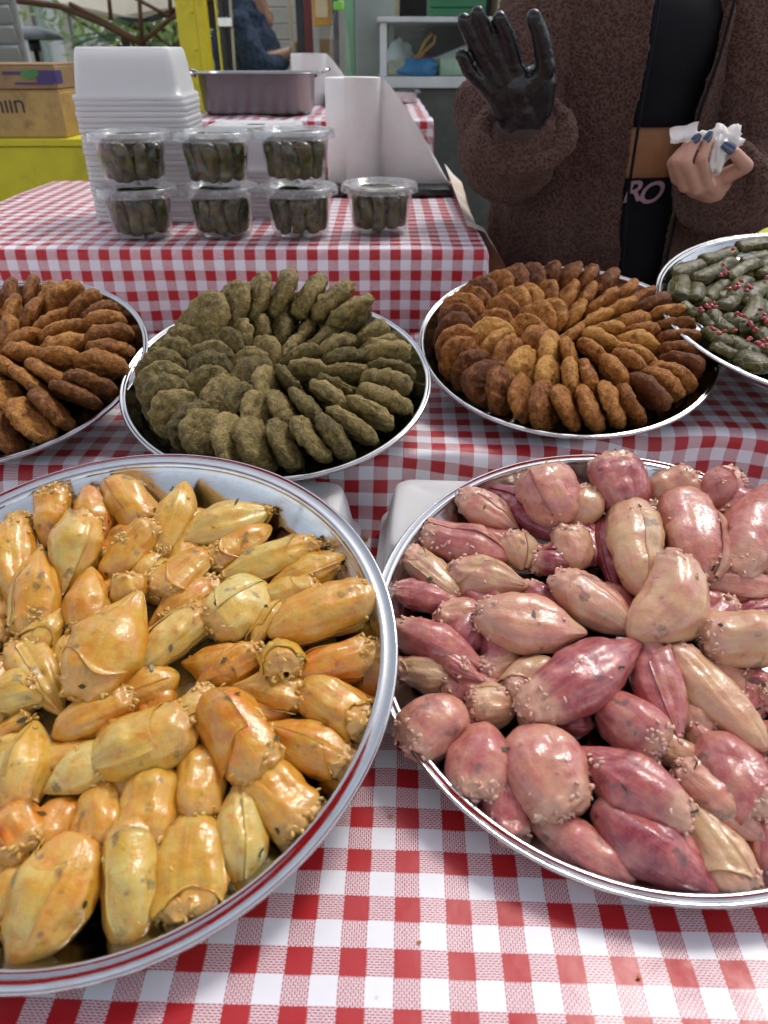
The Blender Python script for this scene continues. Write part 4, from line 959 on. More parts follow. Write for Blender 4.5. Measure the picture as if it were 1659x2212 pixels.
def bottle(x, y, z, h, label):
    root = empty('water_bottle', (x, y, z)); k = h / .25
    pr = [(.0005, .004), (.022, .002), (.030, .0), (.032, .006), (.032, .05), (.0305, .054), (.032, .06), (.032, .10), (.030, .105), (.031, .13), (.028, .155), (.021, .185), (.014, .21), (.0125, .222), (.0125, .228)]
    MB().lathe([(r * k, zz * k) for r, zz in pr], 28).build('bottle_body', M['clear'], root, True)
    MB().lathe([(.0150 * k, .218 * k), (.0150 * k, .236 * k), (.0135 * k, .238 * k), (.0004, .238 * k)], 20).build('cap', simple('green_cap', (.14, .45, .03), .4), root, True)
    MB().lathe([(.0325 * k, .012 * k), (.0325 * k, .046 * k)], 28).build('label_band', simple('blue_label', (.02, .17, .48), .4), root, True)
    return tag(root, label, 'bottle')
p = atY(736, 158, 2.95); bottle(p[0], p[1], .360, .30, 'clear plastic water bottle with green cap and blue label band')
# stained paper sheet hanging off the right end of the deli tub table
def hanging():
    V = []; nu, nv = 26, 22
    for i in range(nu):
        s = i / (nu - 1); y = 1.42 + .62 * s
        for j in range(nv):
            t = j / (nv - 1); L = .17 + .05 * math.sin(s * 7) - .09 * (s < .12) + .04 * s
            x = .184 + .030 * math.sin(s * 9 + t * 2) * t + .022 * t + .01 * t * math.sin(s * 23); z = .236 + .03 * s - L * t
            if t < .15: x -= .03 * (1 - t / .15)
            V.append((x, y, z))
    t = NT('stained_white_paper'); c = t.coord(); st = t.ramp(t.noise(7, 4, .6, c), (.46, 0.), (.66, 1.)); col = t.mix(t.math('MULTIPLY', st, .8), (.72, .68, .62), (.50, .24, .085))
    m = t.done(t.bsdf(col=col, rough=.8, spec=.2, normal=t.bump(t.noise(24, 4, .6, c), .4, .006)))
    o = mesh_obj('paper_sheet', V, grid_faces(nu, nv), m); tag(o, 'creased white paper with orange grease stains hanging beside the deli tub table', 'paper')
hanging()

# ------------------------------------------------------------------ the seller
def seller():
    P = empty('person', (.47, 1.64, FLOOR))
    tag(P, 'seller in open brown fleece jacket and black top, raising a black gloved hand', 'person')
    inv = Matrix.Translation((-.47, -1.64, -FLOOR))
    def fix(o):
        o.data.transform(inv); o.parent = P; return o
    C3 = lambda x, y, Y: atY(962.2 + .42 * x, .42 * y, Y)              # gloved-hand frame
    C5 = lambda x, y, Y: atY(1294 + .22 * x, 232.3 + .22 * y, Y)       # tissue-hand frame
    cx, cy = .475, 1.645
    V3 = lambda *a: np.array(a, float)
    # body: one continuous skin
    fx = ((0, 1, 0), .68)
    caps = [(V3(cx, cy, .10), V3(cx, cy, .24), .165, .145, fx), (V3(cx + .01, cy, .24), V3(cx + .01, cy, .42), .150, .148, fx), (V3(cx, cy, .42), V3(cx, cy + .005, .58), .150, .150, fx),
            (V3(cx - .13, cy + .01, .60), V3(cx + .13, cy + .01, .60), .062, .062), (V3(cx, cy + .01, .60), V3(cx, cy - .005, .73), .056, .050),
            (V3(cx, cy - .01, .775), V3(cx, cy - .015, .845), .070, .082), (V3(cx, cy - .045, .755), V3(cx, cy - .03, .80), .045, .06),
            (V3(cx, cy - .098, .800), V3(cx, cy - .088, .825), .012, .008), (V3(cx - .076, cy - .0, .80), V3(cx - .078, cy, .825), .012, .014), (V3(cx + .076, cy, .80), V3(cx + .078, cy, .825), .012, .014),
            (V3(cx - .02, cy - .088, .765), V3(cx + .02, cy - .088, .765), .007, .007)]
    for s in (-1, 1):
        caps += [(V3(cx + s * .085, cy, .08), V3(cx + s * .085, cy - .01, -.30), .085, .055), (V3(cx + s * .085, cy - .01, -.30), V3(cx + s * .085, cy + .01, -.68), .054, .038), (V3(cx + s * .085, cy + .02, -.725), V3(cx + s * .09, cy - .13, -.738), .034, .024)]
    shR, elR, wrR = V3(.325, 1.655, .595), V3(.215, 1.56, .335), C3(400, 740, 1.41)
    shL, elL, wrL = V3(.635, 1.655, .595), V3(.735, 1.56, .30), C5(1210, 830, 1.405)
    caps += [(shR, elR, .05, .04), (elR, wrR, .040, .028), (shL, elL, .05, .04), (elL, wrL, .040, .029)]
    # left hand closed on the tissue
    kn = {'index': [(1060, 770, 1.352), (1005, 505, 1.322), (1075, 330, 1.335)], 'middle': [(945, 800, 1.348), (845, 535, 1.316), (950, 320, 1.332)],
          'ring': [(835, 770, 1.350), (752, 520, 1.322), (860, 380, 1.338)], 'little': [(755, 700, 1.356), (712, 545, 1.334), (800, 430, 1.344)]}
    for k, l in kn.items():
        r = {'index': .0098, 'middle': .0100, 'ring': .0094, 'little': .0082}[k]; q = [C5(*a) for a in l]
        caps += [(q[0], q[1], r * 1.08, r), (q[1], q[2], r * .98, r * .80), (q[0], wrL + (C5(980, 780, 1.38) - wrL) * .35, r * 1.15, .017)]
    caps += [(wrL, C5(960, 760, 1.372), .026, .022), (wrL, C5(1060, 720, 1.378), .026, .021)]
    th = [C5(1190, 700, 1.378), C5(1440, 575, 1.352), C5(1335, 450, 1.335)]
    caps += [(wrL, th[0], .024, .016), (th[0], th[1], .0155, .0125), (th[1], th[2], .0125, .0100)]
    body = fix(blob('body', caps, .0028, M['skin'], None, 3))
    # darker skin of the waist comes from the same body: separate slot on the torso faces
    body.data.materials.append(M['skin_tan'])
    for p_ in body.data.polygons:
        c = p_.center
        if abs(c.x) < .26 and .9 < c.z < 1.30 and c.y > -.15: p_.material_index = 1
    # nails
    nm = simple('dark_blue_nail_polish', (.030, .055, .105), .18, vary=.1, coat=.5)
    for k, (a, b) in {'index': ((1045, 330, 1.318), (1105, 245, 1.322)), 'middle': ((925, 335, 1.322), (990, 270, 1.324)), 'thumb': ((1325, 425, 1.318), (1230, 355, 1.322))}.items():
        pa, pb = C5(*a), C5(*b); d = (pb - pa) / np.linalg.norm(pb - pa); s = np.cross(d, V3(0, -1, .3)); s /= np.linalg.norm(s); up = np.cross(s, d)
        V = []; L = np.linalg.norm(pb - pa) * 1.1
        for i in range(9):
            t = i / 8; w = .0066 * (1.35 if k == 'thumb' else 1) * (1 - .35 * t ** 3) * (1 if t > .08 else .75)
            for j in range(7): e = (j / 6 - .5) * 2; V.append(pa + d * L * t + s * w * e + up * (.0035 * (1 - e * e) - .002 * t * t))
        V2 = [v - up * .0012 for v in V]; n = len(V); F = grid_faces(9, 7); F += [tuple(q + n for q in reversed(f)) for f in F]
        fix(mesh_obj('fingernail', V + V2, F, nm))
    # black glove on the raised hand
    g = []
    fing = {'little': [(82, 285, 1.300), (118, 365, 1.312), (200, 440, 1.326)], 'ring': [(95, 108, 1.292), (150, 225, 1.306), (232, 360, 1.322)], 'middle': [(166, 70, 1.288), (212, 190, 1.303), (285, 330, 1.320)],
            'index': [(280, 100, 1.288), (322, 200, 1.303), (352, 325, 1.320)], 'thumb': [(455, 92, 1.286), (492, 200, 1.296), (515, 330, 1.312)]}
    for k, l in fing.items():
        q = [C3(*a) for a in l]; r = {'little': .0108, 'ring': .0122, 'middle': .0128, 'index': .0128, 'thumb': .0140}[k]
        g += [(q[0], q[1], r * .86, r), (q[1], q[2], r, r * 1.12)]
        base = C3(*{'little': (270, 500, 1.338), 'ring': (300, 470, 1.335), 'middle': (340, 450, 1.334), 'index': (390, 430, 1.334), 'thumb': (470, 450, 1.328)}[k]); g += [(q[2], base, r * 1.12, .020)]
        if k == 'thumb': g += [(q[0], q[0] + (q[0] - q[1]) * .25, r * .8, r * .35)]
    g += [(C3(345, 650, 1.362), C3(365, 730, 1.39), .024, .026), (C3(450, 650, 1.362), C3(440, 730, 1.39), .024, .026), (C3(400, 560, 1.350), C3(400, 720, 1.385), .030, .030), (C3(250, 450, 1.336), C3(300, 560, 1.346), .021, .021), (C3(500, 420, 1.330), C3(490, 560, 1.346), .022, .020)]
    g += [(C3(280, 480, 1.340), C3(345, 600, 1.352), .024, .021), (C3(360, 440, 1.338), C3(400, 600, 1.352), .030, .024), (C3(460, 430, 1.334), C3(455, 590, 1.352), .027, .020), (C3(345, 600, 1.352), C3(360, 660, 1.362), .021, .022), (C3(450, 600, 1.352), C3(445, 660, 1.362), .021, .022)]
    def gw(co, no): 
        return co + no * (.0006 * fbm(co * 70, 3, 2) + .0006 * vnoise(co * np.array([40., 40, 150]), 8))[:, None]
    t = NT('black_nitrile_glove'); c = t.coord(); m = t.done(t.bsdf(col=t.mix(t.noise(20, 3, .6, c), (.006, .006, .007), (.011, .011, .012)), rough=t.math('ADD', .16, t.math('MULTIPLY', t.noise(50, 4, .6, c), .2)), spec=.45, normal=t.bump(t.noise(130, 4, .7, t.mapping(c, (1, 1, .45)), .6), .30, .004)))
    fix(blob('glove', g, .0026, m, None, 4, gw))
    # crop top, trousers
    def shell(name, rings, mat, n=72, th=None):
        V = []; 
        for z, a, b, ox, oy in rings:
            for k in range(n): w = 2 * math.pi * k / n; V.append((cx + ox + a * math.cos(w) * (1 + .015 * math.sin(w * 9 + z * 30)), cy + oy + b * math.sin(w), z))
        return fix(mesh_obj(name, V, [tuple(reversed(q)) for q in grid_faces(len(rings), n, True)], mat))
    shell('crop_top', [(.388, .158, .112, .01, 0), (.390, .161, .115, .01, 0), (.41, .162, .117, .008, 0), (.46, .164, .124, .004, 0), (.52, .168, .135, 0, -.006), (.56, .170, .132, 0, -.004), (.60, .160, .110, 0, .004), (.645, .115, .080, 0, .01), (.665, .075, .065, 0, .008)], M['black'])
    tr = [(.296, .157, .115, .006, 0), (.302, .160, .118, .006, 0), (.27, .168, .122, .004, 0), (.20, .182, .132, 0, 0), (.12, .188, .136, 0, 0), (.05, .184, .132, 0, 0)]
    shell('trousers', [tr[0]] + tr[1:], M['black'])
    for s in (-1, 1):
        V = []; n = 36; rr = [(.06, .092, .125, .088), (-.1, .090, .100, .09), (-.3, .078, .080, .088), (-.5, .072, .070, .088), (-.71, .070, .066, .088)]
        for z, a, b, ox in rr:
            for k in range(n): w = 2 * math.pi * k / n; V.append((cx + s * ox + a * math.cos(w), cy + b * math.sin(w), z))
        fix(mesh_obj('trouser_leg', V, [tuple(reversed(q)) for q in grid_faces(len(rr), n, True)], M['black']))
    # letters on the waistband
    lm = simple('pale_pink_print', (.40, .25, .30), .6, vary=.15)
    for ch, (px, py), sz in (('R', (1338, 436), .062), ('O', (1370, 440), .062)):
        cu = bpy.data.curves.new('letter', 'FONT'); cu.body = ch; cu.size = sz; cu.extrude = .0004; cu.offset = .0009
        t_o = bpy.data.objects.new('t', cu); COL.objects.link(t_o); dg = bpy.context.evaluated_depsgraph_get(); me = bpy.data.meshes.new_from_object(t_o.evaluated_get(dg)); bpy.data.objects.remove(t_o)
        w = atY(px, py, cy - .118); 
        xs = np.array([v.co[:] for v in me.vertices]); 
        a, b, oy = .168, .126, cy
        for v, q in zip(me.vertices, xs):
            X = w[0] + q[0] * .98 + q[1] * .20; Z = w[2] + q[1] * .88 + q[0] * .12; u = max(-.98, min(.98, (X - cx - .004) / a)); v.co = (X, oy - b * math.sqrt(1 - u * u) - .0035 - q[2], Z)
        me.materials.clear(); fix(link('printed_letter', me, lm))
    # jacket: torso shell, open in front
    V = []; nz, na = 110, 150; zs = np.linspace(.03, .655, nz)
    L_x = lambda z: np.interp(z, [.03, .134, .30, .43, .58, .65], [.470, .4675, .456, .455, .458, .450]); R_x = lambda z: np.interp(z, [.03, .134, .23, .425, .58, .65], [.550, .557, .565, .572, .598, .590])
    UVs = []
    for i, z in enumerate(zs):
        a = np.interp(z, [.03, .15, .35, .50, .58, .62, .655], [.245, .238, .225, .218, .200, .160, .110]); b = np.interp(z, [.03, .15, .35, .5, .58, .62, .655], [.158, .155, .150, .150, .140, .115, .085])
        jx = cx - .005
        def ang(x, side): u = max(-.95, min(.95, (x - jx) / a)); return math.asin(u)
        a0, a1 = ang(L_x(z), -1), ang(R_x(z), 1)      # angle from straight ahead (towards the viewer)
        for j in range(na):
            t = j / (na - 1); w = a1 + (2 * math.pi - (a1 - a0)) * t
            fold = 1 + .030 * math.sin(w * 7 + z * 5) * sstep(.55, .1, z) + .022 * math.sin(w * 13 + 2 + z * 9) * sstep(.62, .2, z)
            edge = min(t, 1 - t); lift = .012 * math.exp(-(edge / .02) ** 2)
            px = jx + (a * fold + lift) * math.sin(w); py = cy + .008 - (b * fold + lift) * math.cos(w)
            V.append((px, py, z))
    V = np.array(V); F = [tuple(reversed(q)) for q in grid_faces(nz, na)]
    jk = mesh_obj('jacket', V, F, M['fleece']); 
    md = jk.modifiers.new('t', 'SOLIDIFY'); md.thickness = .011; md.offset = 1.0
    md2 = jk.modifiers.new('s', 'SUBSURF'); md2.levels = 1; md2.render_levels = 1
    dg = bpy.context.evaluated_depsgraph_get(); me = bpy.data.meshes.new_from_object(jk.evaluated_get(dg)); bpy.data.objects.remove(jk)
    def fuzz(me, amp=.0016):
        n = len(me.vertices); co = np.empty(n * 3); me.vertices.foreach_get('co', co); co = co.reshape(-1, 3); no = np.empty(n * 3); me.vertices.foreach_get('normal', no); no = no.reshape(-1, 3)
        co = co + no * (amp * (fbm(co * 190, 3, 2) + 1.2 * np.abs(vnoise(co * 120, 7))) + .003 * fbm(co * 18, 2, 2))[:, None]; me.vertices.foreach_set('co', co.ravel()); me.update()
    fuzz(me); me.polygons.foreach_set('use_smooth', [True] * len(me.polygons)); jk = fix(link('jacket', me, M['fleece']))
    # sleeves, bunched up in soft rings
    fz = lambda co, no: co + no * (.0017 * (fbm(co * 190, 3, 2) + 1.2 * np.abs(vnoise(co * 120, 7))) + .004 * fbm(co * 16, 2, 2))[:, None]
    c3 = lambda x, y, Y: C3(x, y, Y)
    slR = [(shR, V3(.262, 1.60, .46), .098, .094), (V3(.262, 1.60, .46), C3(305, 760, 1.53), .094, .090), (C3(305, 760, 1.53), C3(330, 800, 1.46), .090, .084), (C3(330, 800, 1.46), C3(395, 720, 1.405), .080, .070), (shR, V3(.40, 1.66, .63), .090, .075),
           (C3(250, 640, 1.52), C3(215, 560, 1.56), .060, .065)]
    s1 = fix(blob('sleeve', slR, .0042, M['fleece'], None, 8, fz))
    slL = [(shL, V3(.71, 1.60, .44), .098, .098), (V3(.71, 1.60, .44), V3(.735, 1.55, .31), .098, .095), (V3(.735, 1.55, .31), C5(1330, 900, 1.47), .092, .080), (C5(1330, 900, 1.47), C5(1200, 880, 1.440), .076, .072), (shL, V3(.55, 1.66, .63), .090, .075)]
    s2 = fix(blob('sleeve', slL, .0042, M['fleece'], None, 8, fz))
    # thick turned-back cuffs
    def cuff(cen, axis, R, r, sq, nm='cuff'):
        axis = axis / np.linalg.norm(axis); B = rot_basis(axis, V3(0, .3, 1)); caps = []; n = 16
        pts = [cen + R * (math.cos(2 * math.pi * k / n) * B[:, 1] * sq + math.sin(2 * math.pi * k / n) * B[:, 2]) for k in range(n)]
        for k in range(n): caps.append((pts[k], pts[(k + 1) % n], r * (1 + .12 * math.sin(k * 2.1)), r * (1 + .12 * math.sin((k + 1) * 2.1))))
        return fix(blob(nm, caps, .0042, M['fleece'], None, 4, fz))
    cuff(C3(400, 690, 1.378), C3(400, 600, 1.345) - C3(370, 800, 1.45), .055, .019, 1.25)
    cuff(C5(1190, 790, 1.412), wrL - C5(1330, 930, 1.48), .060, .020, 1.10)
    fix(blob('inner_cuff', [(C3(340, 670, 1.366), C3(350, 700, 1.40), .026, .028), (C3(400, 680, 1.362), C3(400, 710, 1.40), .030, .030), (C3(460, 665, 1.366), C3(455, 700, 1.40), .026, .028)], .004, simple('brown_rib_knit', (.045, .028, .022), .9, bump=.4, bscale=200), None, 6))
    # zip
    for fn, sgn in ((L_x, -1), (R_x, 1)):
        pts = []
        for z in np.linspace(.04, .64, 40):
            i = int(round((z - .03) / .625 * (nz - 1))); v = V[i * na + (na - 1 if sgn < 0 else 0)]; pts.append((v[0] + .004 * -sgn, v[1] - .014, v[2]))
        fix(MB().tube(pts, .0028, 6).build('zip_edge', M['black'], None, True))
    # hair
    hr = simple('dark_brown_hair', (.018, .010, .007), .5, vary=.4, scale=60, bump=.6, bscale=220)
    fix(blob('hair', [(V3(cx, cy + .015, .835), V3(cx, cy + .01, .86), .092, .086), (V3(cx - .06, cy + .03, .80), V3(cx - .075, cy + .02, .66), .035, .022), (V3(cx + .06, cy + .03, .80), V3(cx + .075, cy + .02, .66), .035, .022), (V3(cx, cy + .06, .80), V3(cx, cy + .085, .62), .06, .035)], .006, hr, None, 6))
    ey = simple('eye', (.5, .48, .45), .2)
    for s in (-1, 1): fix(blob('eye', [(V3(cx + s * .030, cy - .084, .822), V3(cx + s * .033, cy - .084, .822), .009, .009)], .003, ey, None, 2))
    # crumpled tissue in the hand (its own thing)
    V = []; nu, nv = 34, 34; cT = C5(1150, 400, 1.352)
    def bag(cc, rx, ry, rz, sd):
        v, f = ellipsoid(28, 20); v = v.astype(float); q = v * 2.6 + sd; d = 1 + .32 * fbm(q, 3, 3) - .22 * np.abs(vnoise(q * 2.3, 5)) - .12 * np.abs(vnoise(q * 4.7, 6)); v = v * d[:, None] * np.array([rx, ry, rz]); return v + cc, f
    mb = MB(); mb.add(*bag(C5(1230, 330, 1.358), .030, .022, .026, 3)); mb.add(*bag(C5(1165, 480, 1.338), .013, .012, .030, 9)); mb.add(*bag(C5(1010, 320, 1.352), .022, .014, .014, 5))
    A, Bq, Cq, D_ = C5(700, 205, 1.330), C5(985, 140, 1.336), C5(930, 350, 1.332), C5(705, 355, 1.326)
    n = 16; vv = []
    for i in range(n):
        for j in range(n):
            s, t = i / (n - 1), j / (n - 1); pnt = (A * (1 - s) + Bq * s) * (1 - t) + (D_ * (1 - s) + Cq * s) * t; pnt = pnt + V3(0, 1, .2) * (.003 * math.sin(s * 9 + t * 3) + .003 * math.sin(t * 7)); vv.append(pnt)
    ff = grid_faces(n, n); v2 = [q + V3(0, .0016, 0) for q in vv]; m_ = len(vv); mb.add(vv + v2, ff + [tuple(q + m_ for q in reversed(f)) for f in ff])
    o = mb.build('paper_tissue', M['paper'], None, True); tag(o, 'crumpled white tissue clutched in the seller\'s bare hand', 'tissue')
seller()

# ------------------------------------------------------------------ background: stalls, case, passer-by, awning, trees
M['yellow'] = simple('yellow_paint', (.80, .64, .02), .45, vary=.12, scale=4, dirt=((.25, .20, .03), .5))
M['yellow_wood'] = simple('yellow_stall_panel', (.66, .57, .012), .5, vary=.2, scale=3, dirt=((.20, .17, .02), .5))
M['grey_panel'] = simple('grey_green_metal_panel', (.075, .082, .072), .5, vary=.2, scale=5, dirt=((.16, .16, .14), .35))
M['white_metal'] = simple('white_painted_metal', (.55, .57, .56), .4, vary=.1, scale=6, dirt=((.30, .30, .28), .4))
M['slat'] = simple('cream_roller_slat', (.62, .58, .50), .6, vary=.12, scale=5)
M['grey_slat'] = simple('grey_louvre_slat', (.30, .30, .29), .55, vary=.12, scale=5)
M['dark'] = simple('dark_frame_paint', (.018, .018, .020), .5, vary=.3)
M['rust'] = simple('rusty_brown_steel', (.115, .055, .022), .7, vary=.3, scale=12)
M['canvas'] = simple('cream_canvas', (.62, .56, .44), .85, vary=.12, scale=2)
M['orange'] = simple('orange_board', (.58, .27, .035), .6, vary=.15)
M['cream'] = simple('cream_print', (.62, .50, .30), .7, vary=.12)
M['blue_bag'] = simple('blue_plastic_bag', (.02, .22, .50), .3, vary=.3, scale=20, bump=.6, bscale=30)
M['white_bag'] = simple('white_plastic_bag', (.58, .60, .60), .4, vary=.15, scale=20, bump=.6, bscale=30)
M['pink_bag'] = simple('pink_plastic_bag', (.42, .06, .16), .4, vary=.3, scale=20, bump=.6, bscale=30)
M['kraft'] = simple('cream_paper_bag', (.52, .46, .30), .8, vary=.15, scale=12)
M['green_crate'] = simple('green_plastic', (.018, .14, .055), .4, vary=.15)
M['wall'] = simple('cream_plaster', (.50, .46, .38), .9, vary=.12, scale=2)
M['white_wall'] = simple('white_plaster', (.80, .80, .78), .9, vary=.05, scale=1)
def bx(name, mat, x0, x1, y0, y1, z0, z1, parent=None, bev=.003):
    o = MB().box(min(x0, x1), max(x0, x1), min(y0, y1), max(y0, y1), min(z0, z1), max(z0, z1), bev).build(name, mat, parent); return o
def px(x, y, Y): return atY(x, y, Y)

# glass display case with shop clutter
def display_case():
    Y = 3.40; x0 = px(815, 100, Y)[0]; x1 = 1.75; zt = px(850, 36, Y)[2]; zt0 = px(850, 48, Y)[2]; zl = px(850, 166, Y)[2]; zl0 = px(850, 190, Y)[2]
    r = empty('display_case', (0, 0, 0))
    bx('cabinet', M['grey_panel'], x0 + .03, x1, Y + .03, Y + .55, FLOOR, zl0 - .001, r)
    bx('counter_lip', M['white_metal'], x0, x1 + .02, Y - .01, Y + .56, zl0, zl, r)
    bx('case_roof', M['white_metal'], x0, x1 + .02, Y, Y + .56, zt0, zt, r)
    for xx in (x0 + .01, .62, 1.25, x1 - .02): bx('corner_post', M['white_metal'], xx, xx + .028, Y + .012, Y + .04, zl + .001, zt0 - .001, r)
    bx('back_panel', M['grey_panel'], x0 + .04, x1, Y + .53, Y + .55, zl + .001, zt0 - .001, r)
    bx('glass_pane', M['glass'], x0 + .045, .615, Y + .02, Y + .024, zl + .002, zt0 - .002, r, 0); bx('glass_pane', M['glass'], .655, 1.245, Y + .02, Y + .024, zl + .002, zt0 - .002, r, 0)
    bx('glass_pane', M['glass'], x0 + .016, x0 + .020, Y + .045, Y + .52, zl + .002, zt0 - .002, r, 0)
    tag(r, 'glass fronted display case with pale metal edges behind the seller', 'display case')
    def lump(name, mat, x, y, wx, wz, label, cat, sd, Yo=.10, dy=.05):
        c = px(x, y, Y + Yo); v, f = ellipsoid(22, 16); v = v.astype(float); q = v * 1.8 + sd; v = v * (1 + .30 * fbm(q, 2, 3) - .15 * np.abs(vnoise(q * 3, 4)))[:, None] * np.array([wx, dy, wz]) ; v = v + c
        v[:, 2] = np.maximum(v[:, 2], zl + .002); o = mesh_obj(name, v, f, mat); tag(o, label, cat)
    lump('plastic_bag', M['white_bag'], 862, 128, .055, .075, 'crumpled white plastic bag at the left end of the display case', 'bag', 1, .22)
    lump('plastic_bag', M['pink_bag'], 908, 140, .050, .035, 'small pink bundle inside the display case', 'bag', 4, .20)
    lump('plastic_bag', M['blue_bag'], 898, 152, .080, .045, 'bright blue plastic bag in the front of the display case', 'bag', 7, .08)
    V = []; a, b, c, d = px(840, 130, Y + .06), px(905, 132, Y + .10), px(876, 166, Y + .06), px(838, 160, Y + .06)
    for (p0, p1, p2, p3), nm in (((a, b, c, d), 0),):
        n = 10; vv = []
        for i in range(n):
            for j in range(n): s, t = i / (n - 1), j / (n - 1); q = (p0 * (1 - s) + p1 * s) * (1 - t) + (p3 * (1 - s) + p2 * s) * t; vv.append(q + np.array([0, .012 * math.sin(s * 6 + t * 4), 0]))
        ff = grid_faces(n, n); v2 = [q + np.array([0, .02, 0]) for q in vv]; o = mesh_obj('paper_bag', vv + v2, ff + [tuple(k + n * n for k in reversed(f)) for f in ff], M['kraft']); tag(o, 'folded cream paper bag leaning inside the display case', 'bag')
    pts = [px(*q, Y + .12) for q in ((880, 138), (905, 118), (918, 90), (932, 74), (940, 78), (938, 92), (920, 108), (900, 132))]
    o = MB().tube(pts, .006, 8).build('ribbon_loop', M['orange'], None, True); tag(o, 'orange ribbon loop standing up inside the display case', 'ribbon')
    c0 = px(985, 150, Y + .15)
    o = bx('carton', simple('pale_green_carton', (.55, .66, .48), .6, vary=.2, scale=30), c0[0] - .07, c0[0] + .20, Y + .12, Y + .30, zl + .002, zl + .062); tag(o, 'flat pale green carton on the right in the display case', 'carton')
    c0 = px(990, 112, Y + .25); Mx = Matrix.Translation(c0) @ Matrix.Rotation(-.32, 4, 'Y')
    o = MB().box(-.13, .13, -.06, .06, -.014, .014, .003, Mx).build('foam_tray', M['white_bag']); tag(o, 'slanting pale foam tray propped in the display case', 'tray')
    o = bx('carton', M['white_bag'], c0[0] - .07, c0[0] + .14, Y + .30, Y + .48, zl + .002, c0[2] - .06); tag(o, 'white carton at the back of the display case', 'carton')
    # green crate on the roof
    a, b = px(929, 30, Y + .06), px(1048, 30, Y + .06); r = empty('produce_crate', (0, 0, 0)); z0 = zt + .001; h = .085
    for i in range(3): bx('side_slat', M['green_crate'], a[0], b[0], Y + .05, Y + .062, z0 + .002 + i * .029, z0 + .027 + i * .029, r, .002)
    for xx in (a[0] + .006, b[0] - .006): bx('end_wall', M['green_crate'], xx - .006, xx + .006, Y + .064, Y + .34, z0 + .002, z0 + h, r, .002)
    bx('side_slat', M['green_crate'], a[0], b[0], Y + .342, Y + .354, z0 + .002, z0 + h, r, .002); bx('base', M['green_crate'], a[0] + .013, b[0] - .013, Y + .064, Y + .34, z0 + .002, z0 + .01, r, .001)
    tag(r, 'green plastic produce crate standing on the display case roof', 'crate')
    rnd = random.Random(3); gm = simple('leaf_green', (.20, .36, .05), .5, vary=.4, scale=30); rm = simple('tomato_red', (.42, .05, .025), .35, vary=.2)
    for i in range(9):
        v, f = ellipsoid(14, 10); v = v.astype(float); v = v * (1 + .15 * vnoise(v * 2 + i)[:, None]) * .034 + np.array([a[0] + .03 + (b[0] - a[0] - .06) * ((i % 5) / 4), Y + .11 + .10 * (i // 5), z0 + .085 + rnd.uniform(-.006, .006)])
        o = mesh_obj('vegetable', v, f, rm if i in (1, 7) else gm); tag(o, ('red vegetable, %s from left in the green crate' if i in (1, 7) else 'green vegetable, %s from left in the green crate') % nth(i), 'vegetable', 'vegetables in the green crate')
display_case()

# pillars, boards and shutters in the middle distance
def slats(name, mat, x0, x1, y, z0, z1, n, label, cat, tilt=.25, dep=.02):
    r = empty(name, ((x0 + x1) / 2, y, z0)); h = (z1 - z0) / n; w = (x1 - x0) / 2
    me = bpy.data.meshes.new('slat'); mb = MB().box(-w, w, -dep / 2, dep / 2, -h * .46, h * .46, .002); me.from_pydata(mb.v, [], mb.f); me.materials.append(mat)
    for i in range(n): o = link('slat', me, None, r); o.location = (0, 0, h * (i + .5)); o.rotation_euler = (tilt, 0, 0)
    bx('backing', mat, -w - .02, w + .02, dep, dep + .02, 0, z1 - z0, r)
    return tag(r, label, cat)
a, b = px(585, 60, 6.6), px(668, 60, 6.6); slats('roller_shutter', M['slat'], a[0] - .3, b[0] + .05, 6.6, FLOOR, 1.9, 26, 'cream roller shutter behind the man in the blue jacket', 'shutter')
a, b = px(752, 80, 3.75), px(812, 80, 3.75); 
r = empty('grey_column', (0, 0, 0)); bx('column_shaft', simple('grey_green_column_paint', (.26, .29, .26), .6, vary=.12), a[0] + .03, b[0] + .08, 3.75, 4.0, FLOOR + .08, 1.95, r, .01); bx('column_foot', M['grey_panel'], a[0] + .01, b[0] + .10, 3.73, 4.02, FLOOR, FLOOR + .08, r)
bx('corner_strip', simple('pale_green_strip', (.16, .36, .20), .5), a[0] - .012, a[0] + .028, 3.76, 3.80, FLOOR + .08, 1.95, r); tag(r, 'grey square column with pale green corner strip left of the display case', 'column')
a, b = px(690, 120, 3.9), px(728, 120, 3.9); o = bx('cardboard_sheet', M['card'], a[0], b[0], 3.92, 3.97, FLOOR, px(700, 84, 3.9)[2]); tag(o, 'tall brown cardboard box standing behind the water bottle', 'box')
a, b = px(676, 30, 3.9), px(716, 30, 3.9); r = empty('notice_board', (0, 0, 0)); zb = px(690, 56, 3.9)[2]; bx('board', M['orange'], a[0], b[0], 3.88, 3.90, zb, zb + .42, r); bx('paper_sheet', M['cream'], a[0] + .014, b[0] - .014, 3.874, 3.879, zb + .03, zb + .40, r, 0); bx('hanger_post', M['dark'], b[0] + .006, b[0] + .03, 3.89, 3.91, FLOOR, 1.6, r)
bx('red_post', simple('dark_red_paint', (.13, .012, .010), .5), a[0] - .040, a[0] - .006, 3.885, 3.925, FLOOR, 1.7, r); bx('post_brace', M['dark'], a[0] - .075, a[0] - .043, 3.89, 3.92, FLOOR, 1.7, r)
tag(r, 'orange framed notice board hung between dark posts', 'notice board')
a, b = px(386, 80, 4.5), px(441, 80, 4.5)
r = empty('yellow_pillar', (0, 0, 0)); bx('shaft', M['yellow'], a[0], b[0] - .03, 4.5, 4.62, FLOOR + .05, 1.9, r, .006); bx('flange', M['yellow'], b[0] - .028, b[0] + .008, 4.49, 4.63, FLOOR + .05, 1.9, r, .006); bx('base_plate', M['yellow'], a[0] - .03, b[0] + .04, 4.46, 4.66, FLOOR, FLOOR + .05, r)
